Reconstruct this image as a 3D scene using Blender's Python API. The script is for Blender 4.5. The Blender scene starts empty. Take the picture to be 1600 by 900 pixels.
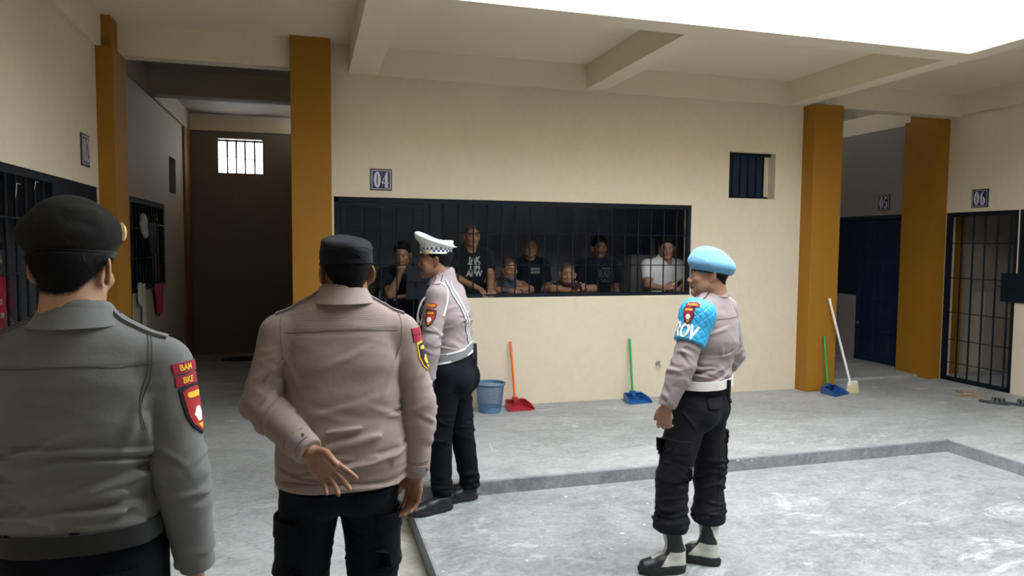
import bpy, bmesh, math, random
import numpy as np
from mathutils import Vector, Matrix
from mathutils.bvhtree import BVHTree

random.seed(7)
SC = bpy.context.scene
COL = SC.collection
R = math.radians

# ------------------------------------------------------------------ camera, sky, exposure
CAM_H = 1.62
YAW, PITCH, ROLL, FPX = 16.14, 3.54, 0.424, 1105.0
def make_camera():
    yw, p, r = R(YAW), R(PITCH), R(ROLL)
    fw = Vector((math.sin(yw)*math.cos(p), math.cos(yw)*math.cos(p), -math.sin(p)))
    rt = fw.cross(Vector((0, 0, 1))).normalized()
    up = rt.cross(fw)
    rt2 = rt*math.cos(r) + up*math.sin(r)
    up2 = -rt*math.sin(r) + up*math.cos(r)
    cd = bpy.data.cameras.new('camera')
    cd.sensor_width = 36.0
    cd.lens = FPX/1600.0*36.0
    cd.clip_start = 0.05
    co = bpy.data.objects.new('camera', cd)
    m = Matrix((rt2, up2, -fw)).transposed().to_4x4()
    m.translation = Vector((0, 0, CAM_H))
    co.matrix_world = m
    COL.objects.link(co)
    SC.camera = co
make_camera()

w = bpy.data.worlds.new('overcast_sky')
SC.world = w
w.use_nodes = True
nt = w.node_tree
bg = nt.nodes['Background']
bg.inputs['Color'].default_value = (0.90, 0.95, 1.0, 1)
bg.inputs['Strength'].default_value = 10.8

SC.view_settings.view_transform = 'Standard'
SC.view_settings.look = 'None'
SC.view_settings.gamma = 1.0
SC.view_settings.use_curve_mapping = False
SC.view_settings.exposure = 0.0

# ------------------------------------------------------------------ materials
def new_mat(name):
    m = bpy.data.materials.new(name); m.use_nodes = True
    nt = m.node_tree
    return m, nt, nt.nodes['Principled BSDF']
def N(nt, t, **kw):
    n = nt.nodes.new(t)
    for k, v in kw.items(): setattr(n, k, v)
    return n
def rgba(c): return (c[0], c[1], c[2], 1)
def srgb(r, g, b):
    def f(c):
        c /= 255.0
        return c/12.92 if c <= 0.04045 else ((c+0.055)/1.055)**2.4
    return (f(r), f(g), f(b))
def coords(nt, scale=(1, 1, 1)):
    tc = N(nt, 'ShaderNodeTexCoord'); mp = N(nt, 'ShaderNodeMapping')
    mp.inputs['Scale'].default_value = scale
    nt.links.new(tc.outputs['Object'], mp.inputs['Vector'])
    return mp.outputs['Vector']
def noise(nt, vec, scale, detail=4, rough=0.55, dist=0.0):
    n = N(nt, 'ShaderNodeTexNoise')
    n.inputs['Scale'].default_value = scale; n.inputs['Detail'].default_value = detail
    n.inputs['Roughness'].default_value = rough; n.inputs['Distortion'].default_value = dist
    nt.links.new(vec, n.inputs['Vector'])
    return n.outputs['Fac']
def ramp(nt, fac, stops):
    r = N(nt, 'ShaderNodeValToRGB')
    el = r.color_ramp.elements
    while len(el) < len(stops): el.new(0.5)
    for e, (p, c) in zip(el, stops): e.position = p; e.color = rgba(c)
    nt.links.new(fac, r.inputs['Fac'])
    return r.outputs['Color']
def mix(nt, fac, a, b, mode='MIX'):
    m = N(nt, 'ShaderNodeMix', data_type='RGBA', blend_type=mode)
    def put(sock, v):
        if isinstance(v, tuple): sock.default_value = rgba(v)
        elif isinstance(v, (int, float)): sock.default_value = v
        else: nt.links.new(v, sock)
    put(m.inputs[0], fac); put(m.inputs[6], a); put(m.inputs[7], b)
    return m.outputs[2]
def bump(nt, b, h, strength=0.3, dist=0.01):
    n = N(nt, 'ShaderNodeBump')
    n.inputs['Strength'].default_value = strength; n.inputs['Distance'].default_value = dist
    nt.links.new(h, n.inputs['Height']); nt.links.new(n.outputs['Normal'], b.inputs['Normal'])
def plain(name, c, rough=0.6, metal=0.0, var=0.06, vs=30, bs=0.0, bscale=200, coat=0.0, sheen=0.0, spec=0.5):
    m, nt, b = new_mat(name)
    v = coords(nt)
    f = noise(nt, v, vs)
    lo = tuple(x*(1-var) for x in c); hi = tuple(min(1, x*(1+var)) for x in c)
    nt.links.new(ramp(nt, f, [(0.3, lo), (0.7, hi)]), b.inputs['Base Color'])
    b.inputs['Roughness'].default_value = rough; b.inputs['Metallic'].default_value = metal
    b.inputs['Coat Weight'].default_value = coat; b.inputs['Specular IOR Level'].default_value = spec
    b.inputs['Sheen Weight'].default_value = sheen
    if bs: bump(nt, b, noise(nt, v, bscale, 3), bs, 0.002)
    return m
def wall_mat(name, c, stain=0.10):
    m, nt, b = new_mat(name)
    v = coords(nt)
    f1 = noise(nt, v, 0.9, 5, 0.6); f2 = noise(nt, v, 14, 5, 0.6)
    col = ramp(nt, f1, [(0.3, tuple(x*(1-stain) for x in c)), (0.65, c)])
    col = mix(nt, 0.35, col, ramp(nt, f2, [(0.35, tuple(x*(1-stain) for x in c)), (0.6, c)]))
    # hairline smears of dirt with their own shape
    vv = coords(nt, (2.0, 2.0, 0.35)); f3 = noise(nt, vv, 5, 6, 0.7)
    col = mix(nt, ramp(nt, f3, [(0.60, (0, 0, 0)), (0.78, (0.35, 0.35, 0.35))]), col, tuple(x*0.72 for x in c))
    nt.links.new(col, b.inputs['Base Color'])
    b.inputs['Roughness'].default_value = 0.75
    bump(nt, b, noise(nt, v, 45, 5), 0.12, 0.004)
    return m
def concrete_mat(name, c, warm=0.0):
    m, nt, b = new_mat(name)
    v = coords(nt); vs = coords(nt, (0.75, 1.25, 1.0))
    f1 = noise(nt, vs, 0.9, 9, 0.66, 0.7)       # broad trowel patches
    f2 = noise(nt, vs, 4.5, 10, 0.74, 1.6)      # streaks
    f3 = noise(nt, v, 38, 6, 0.7)               # grain
    f4 = noise(nt, vs, 14, 8, 0.72, 2.2)
    d = tuple(x*0.56 for x in c); l = tuple(min(1, x*1.40) for x in c)
    d2 = tuple(x*0.66 for x in c); l2 = tuple(min(1, x*1.28) for x in c)
    col = ramp(nt, f1, [(0.42, d), (0.50, c), (0.58, l)])
    col = mix(nt, 0.5, col, ramp(nt, f2, [(0.43, d), (0.5, c), (0.57, l)]))
    col = mix(nt, 0.36, col, ramp(nt, f4, [(0.42, d2), (0.5, c), (0.58, l2)]))
    col = mix(nt, 0.16, col, ramp(nt, f3, [(0.40, d), (0.5, c), (0.60, l)]))
    # crusts of spilled plaster
    st = noise(nt, coords(nt, (0.5, 0.9, 1.0)), 1.7, 12, 0.78, 1.2)
    stf = ramp(nt, st, [(0.565, (0, 0, 0)), (0.62, (0.55, 0.55, 0.55))])
    col = mix(nt, stf, col, tuple(min(1, x*1.9) for x in c))
    ol = noise(nt, coords(nt, (0.7, 1.2, 1.0)), 2.3, 10, 0.75, 0.8)
    col = mix(nt, ramp(nt, ol, [(0.33, (0.5, 0.5, 0.5)), (0.40, (0, 0, 0))]), col, tuple(x*0.42 for x in c))
    # specks of white paint, two sizes
    for sc, lo, hi in ((7.0, 0.245, 0.265), (17.0, 0.225, 0.25)):
        vo = N(nt, 'ShaderNodeTexVoronoi'); vo.inputs['Scale'].default_value = sc
        nt.links.new(v, vo.inputs['Vector'])
        cut = N(nt, 'ShaderNodeMath', operation='ADD'); nt.links.new(vo.outputs['Distance'], cut.inputs[0])
        mm = N(nt, 'ShaderNodeMath', operation='MULTIPLY'); mm.inputs[1].default_value = 0.42
        nt.links.new(noise(nt, v, 2.2, 6, 0.8), mm.inputs[0]); nt.links.new(mm.outputs[0], cut.inputs[1])
        col = mix(nt, ramp(nt, cut.outputs[0], [(lo, (0.8, 0.8, 0.8)), (hi, (0, 0, 0))]), col, (0.62, 0.63, 0.60))
    nt.links.new(col, b.inputs['Base Color'])
    nt.links.new(ramp(nt, f2, [(0.35, (0.40,)*3), (0.65, (0.70,)*3)]), b.inputs['Roughness'])
    b.inputs['Specular IOR Level'].default_value = 0.4
    bump(nt, b, mix(nt, 0.5, f4, f3), 0.35, 0.006)
    return m
M = {}
M['wall'] = wall_mat('cream_wall_paint', (0.70, 0.61, 0.465))
M['passage'] = wall_mat('shade_darkened_passage_paint', (0.33, 0.275, 0.205), 0.12)  # passage walls and ceiling darkened in colour to stand for shade
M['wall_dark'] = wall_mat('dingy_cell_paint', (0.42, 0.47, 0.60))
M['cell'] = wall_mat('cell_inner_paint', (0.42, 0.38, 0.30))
M['white_wall'] = wall_mat('pale_parapet_paint', (0.80, 0.72, 0.55), 0.06)
M['ceiling'] = wall_mat('ceiling_paint', (0.78, 0.68, 0.52), 0.05)
M['ochre'] = wall_mat('ochre_column_paint', (0.33, 0.145, 0.004), 0.12)
M['concrete'] = concrete_mat('trowelled_concrete', (0.34, 0.352, 0.35))
M['concrete_slab'] = concrete_mat('pale_courtyard_concrete', (0.29, 0.302, 0.306))
M['concrete_dark'] = concrete_mat('damp_gutter_concrete', (0.30, 0.29, 0.24))
M['metal'] = plain('dark_blue_painted_steel', (0.0055, 0.009, 0.016), 0.62, 0.0, 0.25, 12, 0.05, spec=0.18)
M['metal_navy'] = plain('navy_painted_steel_sheet', (0.010, 0.022, 0.052), 0.6, 0.0, 0.2, 5, 0.05, spec=0.2)
M['steel'] = plain('worn_steel', (0.4, 0.4, 0.4), 0.35, 0.9)
M['black'] = plain('black_plastic', (0.01, 0.01, 0.012), 0.5)
M['white'] = plain('white_plastic', (0.78, 0.78, 0.76), 0.5)

# ------------------------------------------------------------------ mesh helpers
class MB:
    def __init__(s): s.v = []; s.f = []; s.uv = None
    def add(s, vs, fs):
        o = len(s.v); s.v += [tuple(p) for p in vs]; s.f += [tuple(o+i for i in f) for f in fs]; return s
    def box(s, x0, x1, y0, y1, z0, z1):
        return s.add([(x0,y0,z0),(x1,y0,z0),(x1,y1,z0),(x0,y1,z0),(x0,y0,z1),(x1,y0,z1),(x1,y1,z1),(x0,y1,z1)],
              [(0,3,2,1),(4,5,6,7),(0,1,5,4),(1,2,6,5),(2,3,7,6),(3,0,4,7)])
    def tube(s, path, rad, n=10, caps=True, flat=None):
        """tube along a path; rad a number or a list; flat=(u vector, factor) squashes"""
        P = [Vector(p) for p in path]; k = len(P)
        rr = rad if isinstance(rad, (list, tuple)) else [rad]*k
        vs = []; prev = None
        for i, p in enumerate(P):
            t = (P[min(i+1, k-1)] - P[max(i-1, 0)]).normalized()
            if prev is None:
                a = Vector((0, 0, 1)) if abs(t.z) < 0.9 else Vector((1, 0, 0))
                u = t.cross(a).normalized()
            else:
                u = (prev - t*prev.dot(t)).normalized()
            prev = u; v = t.cross(u)
            for j in range(n):
                a = 2*math.pi*j/n
                vs.append(p + (u*math.cos(a) + v*math.sin(a))*rr[i])
        fs = []
        for i in range(k-1):
            for j in range(n):
                fs.append((i*n+j, i*n+(j+1) % n, (i+1)*n+(j+1) % n, (i+1)*n+j))
        if caps:
            fs.append(tuple(range(n-1, -1, -1))); fs.append(tuple((k-1)*n+j for j in range(n)))
        return s.add(vs, fs)
    def lathe(s, prof, c=(0, 0, 0), n=32, sx=1, sy=1, closed=False):
        vs = [(c[0]+r*sx*math.cos(2*math.pi*j/n), c[1]+r*sy*math.sin(2*math.pi*j/n), c[2]+z) for r, z in prof for j in range(n)]
        k = len(prof); fs = []
        for i in range(k if closed else k-1):
            for j in range(n):
                a, b_ = i, (i+1) % k
                fs.append((a*n+j, a*n+(j+1) % n, b_*n+(j+1) % n, b_*n+j))
        if not closed:
            fs.append(tuple(range(n-1, -1, -1))); fs.append(tuple((k-1)*n+j for j in range(n)))
        return s.add(vs, fs)
    def prism(s, poly, z0, z1, fn=None):
        """poly 2-D outline extruded; fn maps (x,y,z)->world"""
        fn = fn or (lambda x, y, z: (x, y, z)); n = len(poly)
        vs = [fn(x, y, z0) for x, y in poly] + [fn(x, y, z1) for x, y in poly]
        fs = [tuple(range(n-1, -1, -1)), tuple(range(n, 2*n))] + [(i, (i+1) % n, n+(i+1) % n, n+i) for i in range(n)]
        return s.add(vs, fs)
    def build(s, name, mat, parent=None, smooth=False, bevel=0.0, mtx=None):
        me = bpy.data.meshes.new(name)
        me.from_pydata(s.v, [], s.f); me.update()
        bm = bmesh.new(); bm.from_mesh(me)
        if mtx is not None: bm.transform(mtx)
        bmesh.ops.recalc_face_normals(bm, faces=bm.faces)
        if smooth:
            for f in bm.faces: f.smooth = True
            for e in bm.edges:
                if len(e.link_faces) == 2 and e.calc_face_angle(0) > R(38): e.smooth = False
        bm.to_mesh(me); bm.free()
        o = bpy.data.objects.new(name, me)
        if mat is not None: me.materials.append(mat if not isinstance(mat, str) else M[mat])
        COL.objects.link(o)
        if parent is not None: o.parent = parent
        if bevel:
            b = o.modifiers.new('bevel', 'BEVEL'); b.width = bevel; b.segments = 2; b.limit_method = 'ANGLE'
        return o
def tag(o, label=None, cat=None, group=None, kind=None):
    if label: o['label'] = label
    if cat: o['category'] = cat
    if group: o['group'] = group
    if kind: o['kind'] = kind
    return o
def empty(name, loc=(0, 0, 0), rz=0.0):
    o = bpy.data.objects.new(name, None); o.empty_display_size = 0.1
    COL.objects.link(o); o.location = loc; o.rotation_euler = (0, 0, rz)
    return o
def copy_tree(o, parent=None):
    c = o.copy(); COL.objects.link(c); c.parent = parent
    for ch in list(o.children): copy_tree(ch, c)
    return c
def struct(name, mb, mat, label=None, parent=None, bevel=0.0, cat='wall'):
    o = mb.build(name, mat, parent, bevel=bevel)
    if parent is None: o['kind'] = 'structure'; o['category'] = cat
    if label: o['label'] = label
    return o
def pierced(mb, mapf, u0, u1, z0, z1, t0, t1, holes):
    """a wall slab in (u, z) with rectangular holes, cut to boxes; mapf(u0,u1,t0,t1)->x0,x1,y0,y1"""
    us = sorted({u0, u1} | {h[0] for h in holes} | {h[1] for h in holes}); us = [u for u in us if u0 <= u <= u1]
    for a, b in zip(us[:-1], us[1:]):
        cur = z0
        for h in sorted([h for h in holes if h[0] < b-1e-6 and h[1] > a+1e-6], key=lambda h: h[2]):
            if h[2] > cur+1e-6: mb.box(*mapf(a, b, t0, t1), cur, h[2])
            cur = max(cur, h[3])
        if z1 > cur+1e-6: mb.box(*mapf(a, b, t0, t1), cur, z1)
def mX(a, b, t0, t1): return (a, b, t0, t1)      # wall runs along X, thickness in Y
def mY(a, b, t0, t1): return (t0, t1, a, b)      # wall runs along Y, thickness in X
def text_mesh(s, size=1.0, offset=0.0, sx=1.0):
    c = bpy.data.curves.new('lettering', 'FONT'); c.body = s; c.size = size; c.offset = offset
    c.align_x = 'CENTER'; c.align_y = 'CENTER'; c.resolution_u = 4
    o = bpy.data.objects.new('lettering', c); COL.objects.link(o)
    bpy.context.view_layer.update()
    me = o.to_mesh()
    vs = [(v.co.x*sx, v.co.y) for v in me.vertices]; fs = [tuple(p.vertices) for p in me.polygons]
    o.to_mesh_clear(); bpy.data.objects.remove(o); bpy.data.curves.remove(c)
    return vs, fs
def text_plate(name, s, size, mat, parent, fn, thick=0.003, offset=0.0, sx=1.0):
    """raised flat lettering, fn(x, y, h)->point"""
    vs, fs = text_mesh(s, size, offset, sx)
    mb = MB(); n = len(vs)
    mb.add([fn(x, y, thick) for x, y in vs] + [fn(x, y, 0) for x, y in vs], fs + [tuple(n+i for i in reversed(f)) for f in fs])
    return mb.build(name, mat, parent)
# ------------------------------------------------------------------ the setting
WY = 6.77      # cell block wall (faces the camera)
LX = -1.60     # left wall
RX = 7.50      # right wall
CZ = 3.43      # ceiling
BZ = 3.17      # beam bottoms
BACK = 10.95   # end of the left passage
NEAR = -3.2
VX0, VX1, VY0, VY1 = 0.64, 5.15, 1.3, 4.56    # open light well above the courtyard

fl = MB()
fl.box(LX-0.2, 0.42, NEAR, BACK+0.3, -0.4, 0)
fl.box(0.42, 5.15, 4.60, BACK+0.3, -0.4, 0)
fl.box(5.15, RX+0.2, NEAR, 7.02, -0.4, 0)
fl.box(5.15, RX+0.2, 7.02, BACK+0.3, -0.4, 0.03)
fl.box(RX+0.2, RX+4.0, 2.0, 7.6, -0.4, 0.0)
fl.box(0.42, 5.15, NEAR, -0.6, -0.4, 0)
fl.box(LX-3.5, LX-0.2, 1.5, BACK, -0.4, 0)
struct('floor', fl, 'concrete', 'grey trowelled concrete corridor floor with white paint specks', cat='floor')
sl = MB()
sl.box(0.63, 5.15, -0.6, 4.60, -0.4, -0.09)
struct('floor_courtyard', sl, 'concrete_slab', 'pale sunken concrete slab in the middle of the courtyard', cat='floor')
g = MB(); g.box(0.42, 0.63, -0.6, 4.60, -0.4, -0.20)
struct('floor_gutter', g, 'concrete_dark', 'brownish drain channel along the left edge of the sunken slab', cat='floor')
kb = MB()
kb.box(0.622, 5.17, 4.594, 4.63, -0.21, 0.001); kb.box(5.144, 5.18, -0.6, 4.63, -0.21, 0.001); kb.box(0.622, 0.634, -0.6, 4.594, -0.21, -0.0885)
struct('trim_1', kb, concrete_mat('dark_kerb_cement', (0.215, 0.228, 0.238)), 'dark cement kerb face around the sunken slab', cat='kerb')

# cell block wall with the barred opening and the small shuttered one
wb = MB()
pierced(wb, mX, 0.20, 5.60, 0, BZ, WY, WY+0.15, [(0.24, 1.18, 0, 2.05), (1.18, 3.955, 1.09, 2.05), (4.40, 4.98, 2.14, 2.64)])
wb.box(5.45, 5.60, WY+0.15, BACK, 0, BZ)
wb.box(0.10, 0.25, WY+0.15, BACK, 0, BZ)
struct('wall_back', wb, 'wall', 'cream wall of cell 04 with the long barred opening')
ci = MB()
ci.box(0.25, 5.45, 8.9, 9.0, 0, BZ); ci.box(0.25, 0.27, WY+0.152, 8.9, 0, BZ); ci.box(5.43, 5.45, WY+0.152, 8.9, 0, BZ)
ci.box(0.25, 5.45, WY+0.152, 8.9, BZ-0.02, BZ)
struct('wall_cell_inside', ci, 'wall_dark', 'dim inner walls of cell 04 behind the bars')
# left wall
wl = MB()
pierced(wl, mY, NEAR, 6.80, 0, CZ, LX-0.15, LX, [(2.0, 6.38, 0.70, 2.05)])
struct('wall_left', wl, 'wall', 'cream left wall with the opening of cell 02')
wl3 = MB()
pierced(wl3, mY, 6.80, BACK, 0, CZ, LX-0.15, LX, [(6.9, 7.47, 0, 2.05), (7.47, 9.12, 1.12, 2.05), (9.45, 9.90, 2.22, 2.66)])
struct('wall_passage_left', wl3, 'passage', 'left passage wall, shade put into its brownish grey colour, with the opening of cell 03')
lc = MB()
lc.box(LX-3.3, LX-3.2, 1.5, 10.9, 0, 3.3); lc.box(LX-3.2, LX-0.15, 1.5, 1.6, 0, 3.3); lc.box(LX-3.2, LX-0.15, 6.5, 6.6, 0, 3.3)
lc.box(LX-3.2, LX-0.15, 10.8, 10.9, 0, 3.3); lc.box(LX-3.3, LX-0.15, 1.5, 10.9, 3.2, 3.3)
struct('wall_cell_left', lc, wall_mat('shade_darkened_cell_paint', (.10, .10, .11)), 'dim inner walls of cells 02 and 03')  # darker copy of the cell paint, the cells' dimness put into the colour
# right wall
wr = MB()
pierced(wr, mY, NEAR, 7.30, 0, CZ, RX, RX+0.15, [(5.94, 6.86, 0.0, 2.04), (3.6, 5.93, 1.02, 2.04)])
struct('wall_right', wr, 'wall', 'cream right wall with the openings of cell 06')
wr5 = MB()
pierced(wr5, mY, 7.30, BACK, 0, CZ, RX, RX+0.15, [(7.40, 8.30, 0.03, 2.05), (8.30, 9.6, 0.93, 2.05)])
struct('wall_recess_side', wr5, wall_mat('shade_darkened_recess_paint', (0.30, 0.285, 0.27)), 'right recess wall, shade put into its greyish colour, with the closed gate of cell 05')  # grey tone carries the shade of the recess, darker than the cream wall
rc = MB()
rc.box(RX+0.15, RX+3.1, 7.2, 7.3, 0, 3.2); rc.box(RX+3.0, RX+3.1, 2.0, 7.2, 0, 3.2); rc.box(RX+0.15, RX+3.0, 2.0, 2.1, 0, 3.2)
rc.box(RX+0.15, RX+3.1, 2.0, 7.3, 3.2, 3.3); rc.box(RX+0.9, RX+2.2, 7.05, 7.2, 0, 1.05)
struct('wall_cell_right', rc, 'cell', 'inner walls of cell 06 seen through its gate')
rd = MB(); rd.box(RX+0.9, RX+1.0, 7.3, 10.9, 0, 3.2); rd.box(RX+0.15, RX+0.9, 10.8, 10.9, 0, 3.2); rd.box(RX+0.15, RX+0.9, 7.3, 10.9, 3.2, 3.3)
struct('wall_cell_05', rd, 'wall_dark', 'inner walls of cell 05')
# ends
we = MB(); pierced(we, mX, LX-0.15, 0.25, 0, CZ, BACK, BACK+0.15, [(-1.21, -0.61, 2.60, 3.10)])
struct('wall_passage_end', we, wall_mat('shade_darkened_end_paint', (0.20, 0.165, 0.13), 0.08), 'end wall of the left passage with a small barred window')  # brown-grey made darker in colour for the shade at the passage end
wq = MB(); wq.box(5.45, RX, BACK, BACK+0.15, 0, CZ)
struct('wall_recess_end', wq, wall_mat('shade_darkened_recess_end_paint', (0.25, 0.24, 0.23)), 'end wall of the right recess')  # wall colour darkened so the recess looks shaded
wn = MB(); wn.box(LX-0.15, RX+0.15, NEAR-0.15, NEAR, 0, CZ)
struct('wall_near', wn, 'wall', 'cream wall behind the viewer')

# ceiling with the open light well
ce = MB()
ce.box(LX-0.15, VX0-0.26, NEAR-0.15, 6.80, CZ, CZ+0.15)
ce.box(VX1+0.2, RX+0.15, NEAR-0.15, BACK+0.15, CZ, CZ+0.15)
ce.box(VX0-0.26, VX1+0.2, VY1+0.2, 6.80, CZ, CZ+0.15)
ce.box(0.20, VX1+0.2, 6.80, BACK+0.15, CZ, CZ+0.15)
ce.box(VX0-0.26, VX1+0.2, NEAR-0.15, VY0-0.2, CZ, CZ+0.15)
struct('ceiling', ce, 'ceiling', 'pale flat ceiling panels between the beams', cat='ceiling')
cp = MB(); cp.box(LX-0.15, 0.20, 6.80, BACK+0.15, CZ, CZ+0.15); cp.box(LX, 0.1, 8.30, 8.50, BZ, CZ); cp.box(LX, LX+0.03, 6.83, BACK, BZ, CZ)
struct('ceiling_passage', cp, 'passage', 'ceiling and cross beam of the left passage, shade put into their brownish colour', cat='ceiling')
bm_ = MB()
bm_.box(VX0-0.26, VX0, VY0-0.2, VY1+0.22, BZ+0.01, CZ+0.15)     # along the left edge of the well and on to the wall
bm_.box(0.38, 0.64, VY1+0.22, WY, BZ+0.01, CZ)
bm_.box(2.72, 2.93, VY1+0.22, WY, BZ+0.02, CZ)
bm_.box(5.12, 5.32, VY1+0.22, WY, BZ+0.01, CZ)
bm_.box(VX1, VX1+0.2, VY0-0.2, VY1, BZ+0.01, CZ+0.15)
bm_.box(VX0, VX1+0.2, VY1, VY1+0.22, BZ+0.01, CZ+0.15)
bm_.box(VX0, VX1, VY0-0.2, VY0, BZ+0.01, CZ+0.15)
bm_.box(0.22, 5.42, WY-0.02, WY+0.15, BZ, CZ)                   # over the cell wall
bm_.box(LX, -0.12, 6.67, 6.83, BZ, CZ)                          # across the left passage
bm_.box(LX, 0.1, BACK-0.02, BACK, BZ+0.03, CZ)
bm_.box(LX, LX+0.03, NEAR, 6.67, BZ, CZ)
bm_.box(RX-0.03, RX, NEAR, BACK, BZ+0.02, CZ)
bm_.box(5.68, RX, 6.70, 6.86, BZ, CZ)                           # across the right recess
struct('beam', bm_, 'ceiling', 'cream concrete beams under the ceiling', cat='beam')
pw = MB()
T = CZ+0.15; TZ = 3.95
pw.box(VX0-0.2, VX1+0.2, VY1+0.002, VY1+0.2, T, TZ); pw.box(VX1+0.002, VX1+0.2, VY0-0.2, VY1+0.2, T, TZ)
pw.box(VX0-0.2, VX0, VY0-0.2, VY1+0.2, T, TZ); pw.box(VX0-0.2, VX1+0.2, VY0-0.2, VY0, T, TZ)
pw.box(VX0, VX1, VY1-0.004, VY1, BZ+0.01, TZ); pw.box(VX1-0.004, VX1, VY0, VY1, BZ+0.01, TZ); pw.box(VX0, VX0+0.004, VY0, VY1, BZ+0.01, TZ)
struct('wall_light_well', pw, 'white_wall', 'bright pale parapet of the open light well')

# ochre columns
def column(x0, x1, y0, y1, label, z1=CZ, z0=0.0):
    mb = MB(); mb.box(x0, x1, y0, y1, z0, z1)
    o = struct('column', mb, 'ochre', label, bevel=0.006, cat='column'); return o
column(-0.13, 0.215, 6.58, WY+0.16, 'wide ochre column left of the barred opening of cell 04')
column(5.325, 5.70, 6.58, WY+0.16, 'ochre column at the right end of the cell 04 wall, green dustpan against it', BZ)
cl = MB(); cl.box(LX, -1.475, 6.40, 6.82, 0, BZ); cl.box(LX, -1.50, 6.46, 6.82, BZ, CZ)
struct('column', cl, 'ochre', 'ochre column on the left wall beside sign 02', cat='column')
cr_ = MB(); cr_.box(7.32, RX, 6.86, 7.36, 0, BZ+0.02); cr_.box(7.40, RX, 6.9, 7.36, BZ+0.02, CZ)
struct('column', cr_, 'ochre', 'ochre column on the right wall between cells 05 and 06', cat='column')
bc = MB(); bc.box(LX, LX+0.03, 10.45, BACK-0.02, 0, BZ)
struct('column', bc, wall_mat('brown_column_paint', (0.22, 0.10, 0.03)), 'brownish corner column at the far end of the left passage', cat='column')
oc = MB(); oc.box(RX+0.15, RX+0.55, 7.08, 7.2, 0, 3.2)
struct('column', oc, 'ochre', 'ochre column inside cell 06 behind its gate', cat='column')

# ------------------------------------------------------------------ windows
def win_bars(name, root, boxes, bars, mat='metal'):
    f = MB()
    for b in boxes: f.box(*b)
    fr = f.build('window_frame', mat, root)
    for b in bars: MB().box(*b).build('bar', mat, fr)
w1 = empty('window_1', (0, 0, 0)); tag(w1, 'small bright barred window high in the passage end wall', 'window', kind='structure')
win_bars('w', w1, [(-1.21, -0.61, BACK+0.03, BACK+0.06, 3.06, 3.085), (-1.21, -0.61, BACK+0.03, BACK+0.06, 2.60, 2.615)],
         [(x-0.012, x+0.012, BACK+0.035, BACK+0.055, 2.60, 3.09) for x in (-1.09, -0.97, -0.85, -0.72)])
MB().tube([(-1.6, BACK+0.157, 2.93), (-1.21, BACK+0.157, 2.885), (-0.9, BACK+.157, 2.85), (-0.61, BACK+.157, 2.805), (0.2, BACK+0.157, 2.74)], 0.008, 6).build('overhead_cable', 'black')
tag(bpy.data.objects['overhead_cable'], 'thin cable crossing outside the small barred end window', 'cable')
w2 = empty('window_2', (0, 0, 0)); tag(w2, 'small navy shuttered window high on the right of the cell 04 wall', 'window', kind='structure')
f = MB()
f.box(4.40, 4.90, WY+0.10, WY+0.125, 2.14, 2.64)
f.build('shutter_or_dark_backing', 'metal_navy', w2)
f = MB(); f.box(4.40, 4.97, WY+0.07, WY+0.10, 2.61, 2.64); f.box(4.40, 4.94, WY+0.07, WY+0.10, 2.14, 2.165); f.box(4.40, 4.415, WY+0.07, WY+0.10, 2.165, 2.61)
f.build('window_frame', 'metal', w2)
for x in (4.50, 4.60, 4.70, 4.80, 4.89): MB().box(x-0.007, x+0.007, WY+0.085, WY+0.10, 2.16, 2.62).build('bar', 'metal', w2)
bk = MB(); bk.box(4.90, 4.98, WY+0.125, WY+0.14, 2.14, 2.64); bk.build('window_back', 'wall', w2)
w3 = empty('window_3', (0, 0, 0)); tag(w3, 'small dark barred window high on the left wall beyond cell 03', 'window', kind='structure')
f = MB(); f.box(LX-0.10, LX-0.07, 9.45, 9.90, 2.22, 2.245); f.box(LX-0.10, LX-0.07, 9.45, 9.90, 2.635, 2.66); f.build('window_frame', 'metal', w3); MB().box(LX-0.135, LX-0.115, 9.45, 9.90, 2.22, 2.66).build('shutter_or_dark_backing', 'metal_navy', w3)  # dark sheet added behind the bars so the opening reads as unlit
for y in (9.54, 9.63, 9.72, 9.81): MB().box(LX-0.095, LX-0.08, y-0.007, y+0.007, 2.23, 2.65).build('bar', 'metal', w3)

# ------------------------------------------------------------------ gates and grilles of the cells
def bar_part(root, p0, p1, r=0.0075, name='bar'):
    return MB().tube([p0, p1], r, 8).build(name, 'metal', root, smooth=True)
def lock_box(root, x0, x1, y0, y1, z0, z1, axis='x'):
    b = MB(); b.box(x0, x1, y0, y1, z0, z1); lb = b.build('lock_box', 'metal', root, bevel=0.004)
    zc = (z0+z1)/2
    if axis == 'x':
        MB().tube([(x0+0.01, y0-0.012, zc+0.01), (x1-0.02, y0-0.012, zc+0.01)], 0.006, 8).build('bolt', 'metal', lb, smooth=True)
        MB().box((x0+x1)/2-0.02, (x0+x1)/2+0.02, y0-0.02, y0, zc-0.03, zc).build('staple', 'metal', lb)
    else:
        MB().tube([(x0-0.012, y0-0.05, zc+0.01), (x0-0.012, y1+0.05, zc+0.01)], 0.006, 8).build('bolt', 'metal', lb, smooth=True)
        MB().box(x0-0.02, x0, (y0+y1)/2-0.02, (y0+y1)/2+0.02, zc-0.04, zc).build('staple', 'metal', lb)
    return lb
GY = WY+0.035
gate = empty('barred_gate', (0.7, GY, 0)); tag(gate, 'dark full-height barred gate of cell 04 beside the wide ochre column', 'gate')
grille = empty('barred_grille', (2.5, GY, 1.09)); tag(grille, 'long dark barred window grille of cell 04 above the cream wall', 'grille')
def local(root): return Matrix.Translation(-Vector(root.location))
def seat_children(root):
    """move mesh data so children given in world coordinates sit right under their root"""
    mt = local(root)
    def rec(o):
        for c in o.children:
            if c.data and c.data.users == 1: c.data.transform(mt)
            rec(c)
    rec(root)
f = MB()
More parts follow.
